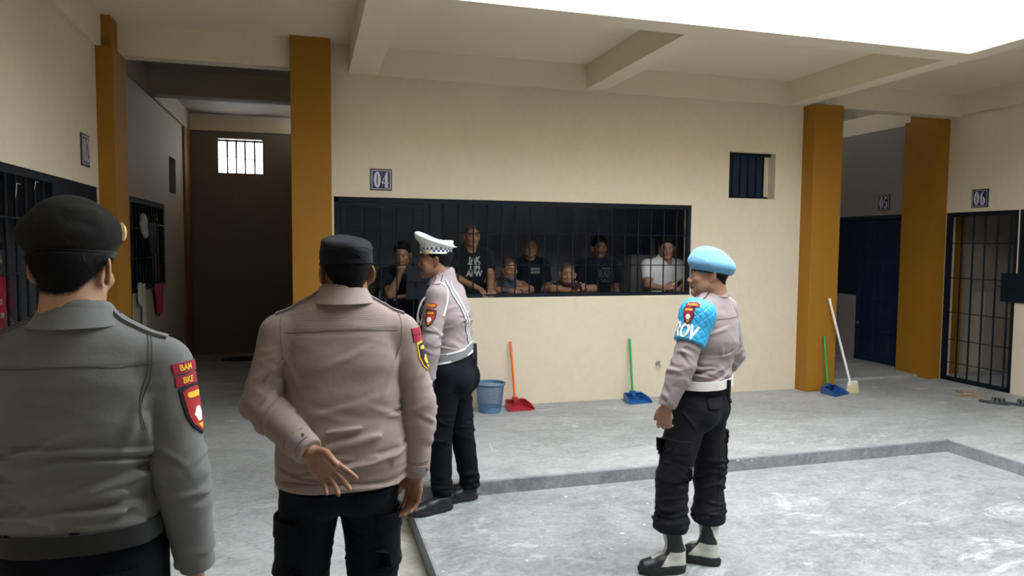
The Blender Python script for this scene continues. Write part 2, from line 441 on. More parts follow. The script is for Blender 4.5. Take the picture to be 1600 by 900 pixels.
f.box(0.24, 1.18, GY-0.02, GY+0.02, 2.005, 2.05); f.box(0.24, 0.285, GY-0.02, GY+0.02, 0, 2.05); f.box(1.135, 1.215, GY-0.022, GY+0.022, 0, 2.05)
f.build('gate_surround', 'metal', gate)
f = MB()
f.box(0.30, 1.125, GY-0.012, GY+0.018, 1.95, 1.99); f.box(0.30, 0.345, GY-0.012, GY+0.018, 0.02, 1.95); f.box(1.075, 1.125, GY-0.012, GY+0.018, 0.02, 1.95); f.box(0.30, 1.125, GY-0.012, GY+0.018, 0.02, 0.07)
lf = f.build('gate_leaf', 'metal', gate)
for x in (0.52, 0.67, 0.82, 0.98): bar_part(lf, (x, GY, 0.05), (x, GY, 1.96))
for z in (1.734, 1.414, 1.09, 0.75, 0.41): bar_part(lf, (0.32, GY+0.012, z), (1.10, GY+0.012, z), 0.005, 'cross_bar')
lock_box(gate, 0.905, 1.13, GY-0.035, GY-0.013, 1.085, 1.405)
seat_children(gate)
f = MB()
f.box(1.215, 3.955, GY-0.02, GY+0.02, 2.005, 2.05); f.box(1.215, 3.955, GY-0.02, GY+0.02, 1.09, 1.125); f.box(3.915, 3.955, GY-0.02, GY+0.02, 1.125, 2.005)
f.box(1.215, 1.245, GY-0.02, GY+0.02, 1.125, 2.005)
f.build('grille_frame', 'metal', grille)
for x in [1.27, 1.42, 1.57, 1.71, 1.86, 2.0, 2.15, 2.31, 2.45, 2.61, 2.76, 2.9, 3.05, 3.2, 3.35, 3.5, 3.65, 3.8]:
    bar_part(grille, (x, GY, 1.12), (x, GY, 2.01))
for z in (1.727, 1.41): bar_part(grille, (1.22, GY+0.012, z), (3.94, GY+0.012, z), 0.005, 'cross_bar')
seat_children(grille)
# cell 02, left wall
gx = LX-0.03
g2 = empty('barred_grille', (gx, 5.0, 0.7)); tag(g2, 'dark ribbed bar grille of cell 02 at the left edge', 'grille')
f = MB(); f.box(gx-0.02, gx+0.02, 2.0, 6.38, 2.0, 2.05); f.box(gx-0.02, gx+0.02, 2.0, 6.38, 0.70, 0.74); f.box(gx-0.02, gx+0.02, 6.33, 6.38, 0.74, 2.0)
f.box(gx-0.025, gx+0.025, 5.33, 5.47, 0.7, 2.0); f.box(gx-0.02, gx+0.02, 5.47, 6.33, 1.93, 2.0); f.box(gx-0.02, gx+0.02, 2.0, 2.05, 0.74, 2.0)
f.build('grille_frame', 'metal', g2)
def rebar(root, x, y, z0, z1):
    n = int((z1-z0)/0.02); path = []; rr = []
    for i in range(n+1):
        z = z0+(z1-z0)*i/n; path.append((x, y, z)); rr.append(0.0105 if i % 2 else 0.0085)
    MB().tube(path, rr, 8).build('bar', 'metal', root, smooth=True)
for y in [2.2+0.152*i for i in range(21)]: rebar(g2, gx, y, 0.73, 2.01)
for y in [5.58+0.125*i for i in range(6)]: bar_part(g2, (gx, y, 0.73), (gx, y, 1.95), 0.009)
for z in (1.75, 1.43, 1.1): bar_part(g2, (gx+0.014, 2.03, z), (gx+0.014, 5.35, z), 0.006, 'cross_bar')
seat_children(g2)
# cell 03, left wall
g3 = empty('barred_gate', (gx, 7.2, 0)); tag(g3, 'dark barred gate and grille of cell 03 beyond the left ochre column', 'gate')
f = MB(); f.box(gx-0.02, gx+0.02, 6.9, 9.12, 2.0, 2.05); f.box(gx-0.02, gx+0.02, 7.42, 7.50, 0, 2.0); f.box(gx-0.02, gx+0.02, 6.9, 6.95, 0, 2.0)
f.box(gx-0.02, gx+0.02, 9.07, 9.12, 1.12, 2.0); f.box(gx-0.02, gx+0.02, 7.5, 9.12, 1.12, 1.16)
f.build('gate_surround', 'metal', g3)
for y in (7.05, 7.2, 7.32): bar_part(g3, (gx, y, 0), (gx, y, 2.01), 0.009)
for y in [7.63+0.145*i for i in range(10)]: bar_part(g3, (gx, y, 1.15), (gx, y, 2.01), 0.009)
for z in (1.75, 1.45): bar_part(g3, (gx+0.012, 7.45, z), (gx+0.012, 9.1, z), 0.006, 'cross_bar')
seat_children(g3)
# cell 06, right wall
hx = RX+0.03
g6 = empty('barred_gate', (hx, 6.4, 0)); tag(g6, 'open-looking dark barred gate of cell 06 at the right edge', 'gate')
f = MB(); f.box(hx-0.02, hx+0.02, 5.94, 6.86, 1.99, 2.04); f.box(hx-0.02, hx+0.02, 6.80, 6.86, 0, 1.99); f.box(hx-0.02, hx+0.02, 5.94, 5.99, 0, 1.99); f.box(hx-0.02, hx+0.02, 5.94, 6.86, 0, 0.05)
f.build('gate_surround', 'metal', g6)
for i in range(5): bar_part(g6, (hx, 6.66-0.152*i, 0.03), (hx, 6.66-0.152*i, 2.0), 0.010)
for z in (1.67, 1.25, 0.83, 0.50, 0.22): bar_part(g6, (hx+0.012, 5.96, z), (hx+0.012, 6.83, z), 0.005, 'cross_bar')
for z in (0.35, 1.62): MB().tube([(hx-0.03, 6.83, z-0.04), (hx-0.03, 6.83, z+0.04)], 0.013, 10).build('hinge', 'metal', g6, smooth=True)
lock_box(g6, hx-0.06, hx-0.025, 5.78, 6.09, 1.02, 1.34, 'y')
seat_children(g6)
g6b = empty('barred_grille', (hx, 4.8, 1.02)); tag(g6b, 'dark bar grille of cell 06 over the low cream wall at the right edge', 'grille')
f = MB(); f.box(hx-0.02, hx+0.02, 3.6, 5.93, 1.99, 2.04); f.box(hx-0.02, hx+0.02, 3.6, 5.93, 1.02, 1.06); f.box(hx-0.02, hx+0.02, 5.84, 5.93, 1.06, 1.99)
f.build('grille_frame', 'metal', g6b)
for y in [3.75+0.15*i for i in range(14)]: bar_part(g6b, (hx, y, 1.05), (hx, y, 2.0), 0.010)
seat_children(g6b)
# cell 05, right wall, closed with navy sheet
g5 = empty('sheet_steel_gate', (hx, 8, 0.03)); tag(g5, 'navy sheet-steel cell gate under sign 05', 'gate')
f = MB(); f.box(hx+0.02, hx+0.03, 7.40, 8.30, 0.03, 2.05); f.box(hx+0.02, hx+0.03, 8.30, 9.6, 0.93, 2.05); f.build('sheet', 'metal_navy', g5)
f = MB(); f.box(hx-0.02, hx+0.02, 7.40, 9.6, 2.0, 2.05); f.box(hx-0.02, hx+0.02, 7.40, 7.45, 0.03, 2.0); f.box(hx-0.02, hx+0.02, 8.26, 8.31, 0.03, 2.0); f.box(hx-0.02, hx+0.02, 7.40, 8.30, 0.03, 0.08)
f.build('gate_surround', 'metal_navy', g5)
for i in range(5): MB().tube([(hx+0.012, 7.58+0.14*i, 0.05), (hx+0.012, 7.58+0.14*i, 2.02)], 0.008, 8).build('bar', 'metal_navy', g5, smooth=True)
for z in (1.4, 0.9, 0.45): MB().tube([(hx, 7.42, z), (hx, 8.28, z)], 0.005, 8).build('cross_bar', 'metal_navy', g5, smooth=True)
MB().tube([(hx-0.02, 8.24, 0.55), (hx-0.04, 8.24, 0.55)], 0.015, 10).build('latch', 'steel', g5)
seat_children(g5)

# ------------------------------------------------------------------ number signs
M['sign_blue'] = plain('enamel_navy', (0.008, 0.010, 0.10), 0.3, coat=0.4)
M['sign_white'] = plain('sign_white', (0.58, 0.58, 0.64), 0.5)
M['sign_black'] = plain('sign_black_rim', (0.015, 0.012, 0.02), 0.4)
def digit(ch):
    """heavy condensed numerals, list of (outline, holes) pieces as quads strips in a 1 x 2 box"""
    out = []
    def ring(cx, cy, rx, ry, ix, iy, a0=0, a1=360, n=28):
        vs = []; fs = []
        for i in range(n+1):
            a = R(a0+(a1-a0)*i/n)
            vs.append((cx+rx*math.cos(a), cy+ry*math.sin(a))); vs.append((cx+ix*math.cos(a), cy+iy*math.sin(a)))
        for i in range(n): fs.append((2*i, 2*i+1, 2*i+3, 2*i+2))
        out.append((vs, fs))
    def poly(*p): out.append((list(p), [tuple(range(len(p)))]))
    if ch == '0': ring(.5, 1, .5, 1, .10, .80)
    elif ch == '4':
        poly((.42, 0), (.95, 0), (.95, .10), (.42, .10)); poly((.47, .10), (.86, .10), (.86, 2), (.72, 2), (.47, 1.45))
        poly((.0, .52), (1.0, .52), (1.0, .66), (.0, .66)); poly((.0, .66), (.12, .66), (.62, 1.75), (.72, 2))
    elif ch == '2':
        ring(.5, 1.45, .5, .55, .12, .40, -20, 170); poly((.03, .0), (.97, .0), (.97, .35), (.03, .3)); poly((.03, .3), (.5, .3), (.97, 1.3), (.62, 1.3))
    elif ch == '3':
        ring(.48, 1.5, .48, .5, .10, .36, -90, 160); ring(.48, .55, .50, .55, .10, .40, -160, 90)
    elif ch == '5':
        ring(.48, .62, .5, .62, .10, .46, -160, 130); poly((.08, 1.0), (.22, .95), (.25, 2), (.08, 2)); poly((.08, 1.65), (.9, 1.65), (.95, 2), (.08, 2))
    elif ch == '6':
        ring(.5, .6, .5, .6, .10, .46); ring(.6, 1.0, .6, 1.0, .22, .84, 80, 185)
    return out
def number_sign(label, num, W, Hh, fn):
    """fn(u, v, h) -> world, centred"""
    root = empty('number_sign', fn(0, 0, 0))
    tag(root, label, 'sign')
    def rect(a, b, h0, h1, name, mat):
        MB().prism([(-a, -b), (a, -b), (a, b), (-a, b)], h0, h1, fn).build(name, mat, root)
    rect(W/2, Hh/2, 0.001, 0.010, 'plate', 'sign_black')
    mb = MB(); 
    for (a, b, c, d) in ((-1, -1, 1, -.94), (-1, .94, 1, 1), (-1, -.94, -.94, .94), (.94, -.94, 1, .94)):
        a, c = a*W*.44, c*W*.44; b, d = b*Hh*.44, d*Hh*.44
        mb.prism([(a, b), (c, b), (c, d), (a, d)], 0.0105, 0.0125, fn)
    mb.build('border_line', 'sign_white', root)
    rect(W*.41, Hh*.41, 0.0105, 0.0115, 'blue_field', 'sign_blue')
    for k, ch in enumerate(num):
        mb = MB()
        for vs, fs in digit(ch):
            n = len(vs)
            g_ = lambda x, y, h: fn((x*.31-.34+k*.37)*W, (y-1)*.37*Hh, h)
            mb.add([g_(x, y, 0.0135) for x, y in vs]+[g_(x, y, 0.0115) for x, y in vs], fs+[tuple(n+i for i in reversed(f_)) for f_ in fs])
        mb.build('numeral', 'sign_white', root)
    seat_children(root)
number_sign('number plate 04 on the long cream wall, just left of the barred opening', '04', 0.20, 0.20, lambda u, v, h: (0.672+u, WY-h, 2.215+v))
number_sign('navy enamel sign reading 02 on the left wall', '02', 0.20, 0.24, lambda u, v, h: (LX+h, 6.04+u, 2.30+v))
number_sign('sign reading 03 half hidden behind the left ochre column', '03', 0.20, 0.20, lambda u, v, h: (LX+h, 7.22+u, 2.28+v))
number_sign('number plate 06 at the right edge, above the open-looking barred gate', '06', 0.21, 0.21, lambda u, v, h: (RX-h, 6.415-u, 2.19+v))
number_sign('navy enamel sign reading 05 in the right recess', '05', 0.20, 0.21, lambda u, v, h: (RX-h, 7.84-u, 2.215+v))
# ------------------------------------------------------------------ organic surfaces: signed distance fields meshed with surface nets
F32 = np.float32
def A(*v): return np.array(v, dtype=F32)
def unit(v):
    v = np.asarray(v, dtype=F32); return v/np.linalg.norm(v)
def smin(a, b, k):
    if k <= 0: return np.minimum(a, b)
    h = np.clip(0.5+0.5*(b-a)/k, 0, 1)
    return b*(1-h)+a*h-k*h*(1-h)
def smax(a, b, k): return -smin(-a, -b, k)
def sstep(x, a, b):
    t = np.clip((x-a)/(b-a), 0, 1); return t*t*(3-2*t)
def ell(P, c, r, rot=None):
    q = P-A(*c)
    if rot is not None: q = q@rot
    r = A(*r)
    k0 = np.sqrt(((q/r)**2).sum(1)); k1 = np.sqrt(((q/(r*r))**2).sum(1))+1e-9
    return k0*(k0-1)/k1
def seg(P, a, b, ra, rb, u=None, p=2.0):
    """tapering limb section; ra/rb = (radius along u, radius across u)"""
    a = A(*a); b = A(*b); ax = b-a; L2 = float(ax@ax)+1e-12; L = L2**0.5; ad = ax/L
    if not isinstance(ra, tuple): ra = (ra, ra)
    if not isinstance(rb, tuple): rb = (rb, rb)
    q = P-a; tt = q@ad; t = np.clip(tt/L, 0, 1)
    if ra[0] == ra[1] and rb[0] == rb[1] and p == 2.0:
        d = q-np.outer(t*L, ad).astype(F32)
        return np.sqrt((d*d).sum(1))-(ra[0]+(rb[0]-ra[0])*t)
    if u is None: u = (1, 0, 0)
    u = np.asarray(u, dtype=F32); u = unit(u-ad*(u@ad)); v = np.cross(ad, u)
    ru = ra[0]+(rb[0]-ra[0])*t; rv = ra[1]+(rb[1]-ra[1])*t; rm = np.minimum(ru, rv)
    x = np.abs(q@u)/ru; y = np.abs(q@v)/rv; w_ = (tt-t*L)/rm
    if p == 2.0: k = np.sqrt(x*x+y*y+w_*w_)
    else: k = np.sqrt((x**p+y**p)**(2/p)+w_*w_)
    return (k-1)*rm
def chain(P, pts, rads, u=None, k=0.02, p=2.0):
    d = None
    for i in range(len(pts)-1):
        e = seg(P, pts[i], pts[i+1], rads[i], rads[i+1], u, p)
        d = e if d is None else smin(d, e, k)
    return d
def bounded(fn, c, r):
    c = A(*c)
    def g(P):
        dd = np.sqrt(((P-c)**2).sum(1)); out = (dd-r+0.03).astype(F32); m = dd < r
        if m.any(): out[m] = fn(P[m])
        return out
    return g
def ridges(P, k, seed, warp=1.2):
    """cloth-like ridges, 0..1, k = wave numbers per axis"""
    rs = np.random.RandomState(seed); out = 0
    for i in range(3):
        kk = np.array(k)*(0.8+0.5*i)*(0.85+0.3*rs.rand(3)); sg = rs.choice([-1, 1], 3)
        ph = rs.rand(4)*6.28
        q = P@(kk*sg).astype(F32)+ph[0]
        w2 = P@(kk[[1, 2, 0]]*0.55*rs.choice([-1, 1], 3)).astype(F32)+ph[1]
        out = out+(1-np.abs(np.sin(q+warp*np.sin(w2)+0.8*np.sin(w2*1.7+ph[2]))))**1.5*(0.6**i)
    return out/1.96
def folds(P, L):
    """explicit creases: (p0, p1, width, amplitude)"""
    out = 0
    for p0, p1, w_, a in L:
        a0 = A(*p0); ax = A(*p1)-a0; L2 = float(ax@ax); q = P-a0; t = np.clip(q@ax/L2, 0, 1)
        d2 = ((q-np.outer(t, ax).astype(F32))**2).sum(1)
        out = out+a*np.exp(-d2/(w_*w_))*(1-(2*t-1)**4)
    return out
def nets(f, lo, hi, h, smooth=1):
    lo = A(*lo); hi = A(*hi); B = 4
    nb = np.ceil((hi-lo)/(h*B)).astype(int)+1; n = nb*B
    ci = np.stack(np.meshgrid(*[np.arange(k) for k in nb], indexing='ij'), -1).reshape(-1, 3)
    cc = (lo+(ci*B+(B-1)/2)*h).astype(F32)
    dc = f(cc)
    act = np.abs(dc) < 6.0*h
    D = np.repeat(np.repeat(np.repeat(dc.reshape(nb), B, 0), B, 1), B, 2).astype(F32)
    off = np.stack(np.meshgrid(*[np.arange(B)]*3, indexing='ij'), -1).reshape(-1, 3)
    gi = (ci[act][:, None, :]*B+off[None]).reshape(-1, 3)
    pts = (lo+gi*h).astype(F32)
    vals = np.empty(len(pts), F32); step = 400000
    for s in range(0, len(pts), step): vals[s:s+step] = f(pts[s:s+step])
    D[gi[:, 0], gi[:, 1], gi[:, 2]] = vals
    S = D < 0
    c = [S[a:n[0]-1+a, b:n[1]-1+b, d:n[2]-1+d] for a in (0, 1) for b in (0, 1) for d in (0, 1)]
    anyS = c[0].copy(); allS = c[0].copy()
    for x in c[1:]: anyS |= x; allS &= x
    mixc = anyS & ~allS
    cells = np.argwhere(mixc); idx = np.full(mixc.shape, -1, np.int32); idx[mixc] = np.arange(len(cells))
    pos = np.zeros((len(cells), 3), np.float64); cnt = np.zeros(len(cells))
    corners = [(a, b, d) for a in (0, 1) for b in (0, 1) for d in (0, 1)]
    for i, ca in enumerate(corners):
        for cb in corners[i+1:]:
            df = np.array(cb)-np.array(ca)
            if np.abs(df).sum() != 1: continue
            va = D[cells[:, 0]+ca[0], cells[:, 1]+ca[1], cells[:, 2]+ca[2]]; vb = D[cells[:, 0]+cb[0], cells[:, 1]+cb[1], cells[:, 2]+cb[2]]
            m = (va < 0) != (vb < 0); t = va[m]/(va[m]-vb[m])
            pos[m] += np.array(ca)+np.outer(t, df); cnt[m] += 1
    V = lo+(cells+pos/cnt[:, None])*h
    quads = []
    for ax in range(3):
        o1, o2 = (ax+1) % 3, (ax+2) % 3
        sl0 = [slice(None)]*3; sl1 = [slice(None)]*3
        sl0[ax] = slice(0, n[ax]-1); sl1[ax] = slice(1, n[ax])
        for o in (o1, o2): sl0[o] = slice(1, n[o]-1); sl1[o] = slice(1, n[o]-1)
        a_ = S[tuple(sl0)]; b_ = S[tuple(sl1)]
        e = np.argwhere(a_ != b_)
        if not len(e): continue
        fl_ = a_[e[:, 0], e[:, 1], e[:, 2]]
        base = e.copy(); base[:, o1] += 1; base[:, o2] += 1
        q = []
        for (d1, d2) in ((-1, -1), (0, -1), (0, 0), (-1, 0)):
            k = base.copy(); k[:, o1] += d1; k[:, o2] += d2
            q.append(idx[k[:, 0], k[:, 1], k[:, 2]])
        q = np.stack(q, 1); q[~fl_] = q[~fl_][:, ::-1]
        quads.append(q)
    Q = np.concatenate(quads); Q = Q[(Q >= 0).all(1)]
    for _ in range(smooth):
        acc = np.zeros_like(V); cn = np.zeros(len(V))
        for a, b in ((0, 1), (1, 2), (2, 3), (3, 0)):
            np.add.at(acc, Q[:, a], V[Q[:, b]]); np.add.at(acc, Q[:, b], V[Q[:, a]])
            np.add.at(cn, Q[:, a], 1); np.add.at(cn, Q[:, b], 1)
        V = V*0.5+0.5*acc/np.maximum(cn, 1)[:, None]
    return V, Q
def mesh_np(name, V, Q, mat, parent=None, col=None, extra=None):
    """numpy mesh -> object; extra = (verts, tris) appended (hair strands)"""
    me = bpy.data.meshes.new(name)
    nv = len(V); faces = Q
    T_ = None
    if extra is not None and len(extra[0]):
        T_ = extra[1]+nv; V = np.concatenate([V, extra[0]])
    me.vertices.add(len(V)); me.vertices.foreach_set('co', np.ascontiguousarray(V, dtype=F32).ravel())
    k = faces.shape[1]
    li = faces.ravel(); starts = np.arange(0, len(li), k)
    if T_ is not None:
        starts = np.concatenate([starts, len(li)+np.arange(0, T_.size, 3)]); li = np.concatenate([li, T_.ravel()])
    me.loops.add(len(li)); me.polygons.add(len(starts))
    me.polygons.foreach_set('loop_start', starts.astype(np.int32)); me.loops.foreach_set('vertex_index', li.astype(np.int32))
    me.update(calc_edges=True); me.validate()
    me.polygons.foreach_set('use_smooth', np.ones(len(me.polygons), bool))
    if col is not None:
        at = me.color_attributes.new('Col', 'FLOAT_COLOR', 'POINT')
        c4 = np.ones((len(V), 4), F32); c4[:len(col), :3] = col; at.data.foreach_set('color', c4.ravel())
    o = bpy.data.objects.new(name, me); COL.objects.link(o)
    me.materials.append(M[mat] if isinstance(mat, str) else mat)
    if parent is not None: o.parent = parent
    return o
def bvh_of(V, Q): return BVHTree.FromPolygons([tuple(map(float, v)) for v in V], [tuple(map(int, q)) for q in Q])

# ---- things laid on a surface (patches, straps, seams)
def surf_point(bvhs, p, n=None, reach=0.12):
    """hit along -n from p+n*reach, else the nearest point"""
    best = None
    for b in bvhs:
        if n is not None:
            h = b.ray_cast(p+n*reach, -n, reach*2)
            if h[0] is not None and (best is None or (h[0]-p).dot(n) > (best[0]-p).dot(n)): best = (h[0], h[1])
    if best is None:
        bd = 9
        for b in bvhs:
            h = b.find_nearest(p)
            if h[0] is not None and h[3] < bd: bd = h[3]; best = (h[0], h[1])
    return best
def densify(path, step):
    out = [Vector(path[0])]
    for a, b in zip(path[:-1], path[1:]):
        a = Vector(a); b = Vector(b); k = max(1, int((b-a).length/step))
        for i in range(1, k+1): out.append(a.lerp(b, i/k))
    return out
def smooth_path(P, it=3):
    P = [Vector(p) for p in P]
    for _ in range(it):
        P = [P[0]]+[(P[i-1]+P[i]*2+P[i+1])/4 for i in range(1, len(P)-1)]+[P[-1]]
    return P
def surf_strip(name, bvhs, path, width, mat, parent, off=0.004, thick=0.004, step=0.015, edge=None, edge_mat=None, smooth=4, nsub=2):
    pts = smooth_path(densify(path, step), smooth)
    base = [surf_point(bvhs, p) for p in pts]
    c = smooth_path([b[0] for b in base], 2); nn = [b[1] for b in base]
    nn = [(nn[max(i-1, 0)]+nn[i]*2+nn[min(i+1, len(nn)-1)]).normalized() for i in range(len(nn))]
    def rows(w0, w1, o0, o1):
        mb = MB(); vs = []; k = nsub
        for i in range(len(c)):
            t = (c[min(i+1, len(c)-1)]-c[max(i-1, 0)]).normalized(); s = t.cross(nn[i]).normalized()
            for j in range(k+1):
                x = w0+(w1-w0)*j/k
                q = surf_point(bvhs, c[i]+s*x, nn[i], 0.03)[0] if abs(x) > 1e-4 else c[i]
                h = (q-(c[i]+s*x)).dot(nn[i]); h = max(-0.02, min(0.02, h))
                for o in (o0, o1): vs.append(c[i]+s*x+nn[i]*(h+o))
        m = 2*(k+1); fs = []
        for i in range(len(c)-1):
            for j in range(k):
                a = i*m+2*j
                fs += [(a+1, a+3, a+m+3, a+m+1), (a, a+m, a+m+2, a+2)]
            a = i*m; fs.append((a, a+1, a+m+1, a+m)); a = i*m+2*k; fs.append((a, a+m, a+m+1, a+1))
        fs.append(tuple([2*j for j in range(k+1)]+[2*j+1 for j in range(k, -1, -1)]))
        e = (len(c)-1)*m; fs.append(tuple([e+2*j+1 for j in range(k+1)]+[e+2*j for j in range(k, -1, -1)]))
        mb.add(vs, fs); return mb
    o = rows(-width/2, width/2, off-thick, off).build(name, mat, parent, smooth=True)
    if edge:
        for sg in (-1, 1): rows(sg*(width/2-edge), sg*width/2, off, off+0.0012).build('edge_stripe', edge_mat, o, smooth=True)
    return o
def surf_shape(name, bvhs, c, u, v, outline, mat, parent, off=0.003, thick=0.0025, rings=5, reach=0.12):
    """flat outline (around its centre) laid on the surface; c centre, u/v plane axes"""
    c = Vector(c); u = Vector(u).normalized(); v = Vector(v).normalized(); n = u.cross(v).normalized()
    pts = []
    for a, b in zip(outline, outline[1:]+outline[:1]):
        k = max(1, int(math.hypot(b[0]-a[0], b[1]-a[1])/0.008))
        for i in range(k): pts.append((a[0]+(b[0]-a[0])*i/k, a[1]+(b[1]-a[1])*i/k))
    cx = sum(p[0] for p in pts)/len(pts); cy = sum(p[1] for p in pts)/len(pts)
    m = len(pts); vs = []
    def put(x, y):
        p = c+u*x+v*y; h = surf_point(bvhs, p, n, reach)
        hh = (h[0]-p).dot(n); return p+n*(hh+off)
    top = [put(cx, cy)]
    for r_ in range(1, rings+1):
        for x, y in pts: top.append(put(cx+(x-cx)*r_/rings, cy+(y-cy)*r_/rings))
    fs = [(0, 1+j, 1+(j+1) % m) for j in range(m)]
    for r_ in range(rings-1):
        a = 1+r_*m
        for j in range(m): fs.append((a+j, a+m+j, a+m+(j+1) % m, a+(j+1) % m))
    a = 1+(rings-1)*m; nn_ = len(top)
    rim = [p-n*(thick+0.004) for p in top[a:]]
    fs += [(a+j, nn_+j, nn_+(j+1) % m, a+(j+1) % m) for j in range(m)]
    mb = MB(); mb.add(top+rim, fs)
    return mb.build(name, mat, parent, smooth=True)
def surf_text(name, bvhs, s, c, u, v, size, mat, parent, off=0.004, sx=1.0, bold=0.0, reach=0.12):
    c = Vector(c); u = Vector(u).normalized(); v = Vector(v).normalized(); n = u.cross(v).normalized()
    vs, fs = text_mesh(s, size, bold, sx)
    out = []
    for x, y in vs:
        p = c+u*x+v*y; hit = None
        for b in bvhs:
            hh = b.ray_cast(p+n*reach, -n, reach*2)
            if hh[0] is not None and (hit is None or (hh[0]-hit[0]).dot(n) > 0): hit = (hh[0], hh[1])
        if hit is None:
            hit = surf_point(bvhs, p); out.append(hit[0]+hit[1]*off)
        else: out.append(hit[0]+n*off)
    k = len(out)
    mb = MB(); mb.add(out+[p-n*0.003 for p in out], fs+[tuple(k+i for i in reversed(f)) for f in fs])
    return mb.build(name, mat, parent)
def ring_band(name, bvhs, c, tilt, z0, z1, mat, parent, off=0.004, thick=0.004, a0=0, a1=360, n=72, flare=0.0):
    """belt: rays cast inwards at height z (+ tilt·xy), closed strap"""
    c = Vector(c); rows = []; pr = None
    full = (a1-a0) >= 360
    angs = [R(a0+(a1-a0)*i/n) for i in range(n if full else n+1)]
    rad = []
    for zz in (z0, (z0+z1)/2, z1):
        rr = []
        for a in angs:
            d = Vector((math.cos(a), math.sin(a), 0)); best = 0.08
            p = Vector((c.x, c.y, 0))+d*0.5; p.z = zz+tilt[0]*d.x*0.15+tilt[1]*d.y*0.15
            for b in bvhs:
                h = b.ray_cast(p, -d, 0.5)
                if h[0] is not None: best = max(best, 0.5-h[3])
            rr.append(best)
        rad.append(rr)
    m = len(angs); med = [max(rad[0][i], rad[1][i], rad[2][i]) for i in range(m)]
    for _ in range(2): med = [max(med[i], (med[i-1]+med[i]*2+med[(i+1) % m])/4) if full else med[i] for i in range(m)]
    vs = []
    for i, a in enumerate(angs):
        d = Vector((math.cos(a), math.sin(a), 0)); tz = tilt[0]*d.x*0.15+tilt[1]*d.y*0.15
        for zz, o in ((z0, off-thick), (z0, off), (z1, off), (z1, off-thick)):
            p = Vector((c.x, c.y, zz+tz))+d*(med[i]+o); vs.append(p)
    fs = []
    for i in range(m if full else m-1):
        j = (i+1) % m
        for k in range(4): fs.append((4*i+k, 4*j+k, 4*j+(k+1) % 4, 4*i+(k+1) % 4))
    if not full: fs += [(0, 1, 2, 3), (4*(m-1)+3, 4*(m-1)+2, 4*(m-1)+1, 4*(m-1))]
    mb = MB(); mb.add(vs, fs); return mb.build(name, mat, parent, smooth=True)
def hair_strands(V, Q, density, length, width, down, seed=0, mask=None, spread=0.35):
    """short hairs standing on a hair shell: thin triangles lying mostly along `down`"""
    rs = np.random.RandomState(seed)
    a, b, c = V[Q[:, 0]], V[Q[:, 1]], V[Q[:, 2]]
    nrm = np.cross(b-a, c-a); ar = np.linalg.norm(nrm, axis=1); nrm = nrm/np.maximum(ar, 1e-12)[:, None]
    cen = V[Q].mean(1); p = ar.copy()
    if mask is not None: p = p*mask(cen)
    if p.sum() <= 0: return np.zeros((0, 3)), np.zeros((0, 3), int)
    n = int(density); k = rs.choice(len(Q), n, p=p/p.sum())
    w4 = rs.dirichlet(np.ones(4)*0.8, n)
    pos = (V[Q[k]]*w4[:, :, None]).sum(1); nn_ = nrm[k]
    d = np.array(down)[None]+rs.normal(0, spread, (n, 3))
    d = d-nn_*(d*nn_).sum(1)[:, None]; d /= np.linalg.norm(d, axis=1)[:, None]
    d = d+nn_*rs.uniform(0.12, 0.5, n)[:, None]; d /= np.linalg.norm(d, axis=1)[:, None]
    s = np.cross(d, nn_); s /= np.linalg.norm(s, axis=1)[:, None]+1e-9
    L = length*rs.uniform(0.5, 1.2, n)[:, None]
    v0 = pos-s*width/2-nn_*0.001; v1 = pos+s*width/2-nn_*0.001; v2 = pos+d*L
    Vn = np.stack([v0, v1, v2], 1).reshape(-1, 3)
    return Vn, np.arange(3*n).reshape(-1, 3)
# ------------------------------------------------------------------ people
def attr_mat(name, rough=0.5, sss=0.0, bs=0.1, bscale=150, spec=0.4, sheen=0.0):
    m, nt, b = new_mat(name)
    a = N(nt, 'ShaderNodeVertexColor'); a.layer_name = 'Col'
    v = coords(nt); f = noise(nt, v, 60, 4)
    g_ = ramp(nt, f, [(0.3, (0.86, 0.86, 0.86)), (0.7, (1, 1, 1))])
    nt.links.new(mix(nt, 1.0, a.outputs['Color'], g_, 'MULTIPLY'), b.inputs['Base Color'])
    b.inputs['Roughness'].default_value = rough; b.inputs['Specular IOR Level'].default_value = spec
    if sss:
        b.inputs['Subsurface Weight'].default_value = sss; b.inputs['Subsurface Radius'].default_value = (0.012, 0.005, 0.003)
        b.inputs['Subsurface Scale'].default_value = 0.6
    if bs: bump(nt, b, noise(nt, v, bscale, 3), bs, 0.0015)
    return m
M['skin'] = attr_mat('skin', 0.48, 0.0, 0.12, 220)
M['leather'] = attr_mat('boot_leather', 0.42, 0.0, 0.1, 90)
M['hair'] = plain('black_hair', (0.0040, 0.0040, 0.0050), 0.7, bs=0.35, bscale=420, spec=0.18)
M['hair_grey'] = plain('cropped_grey_hair', (0.05, 0.045, 0.04), 0.7, bs=0.3, bscale=500)
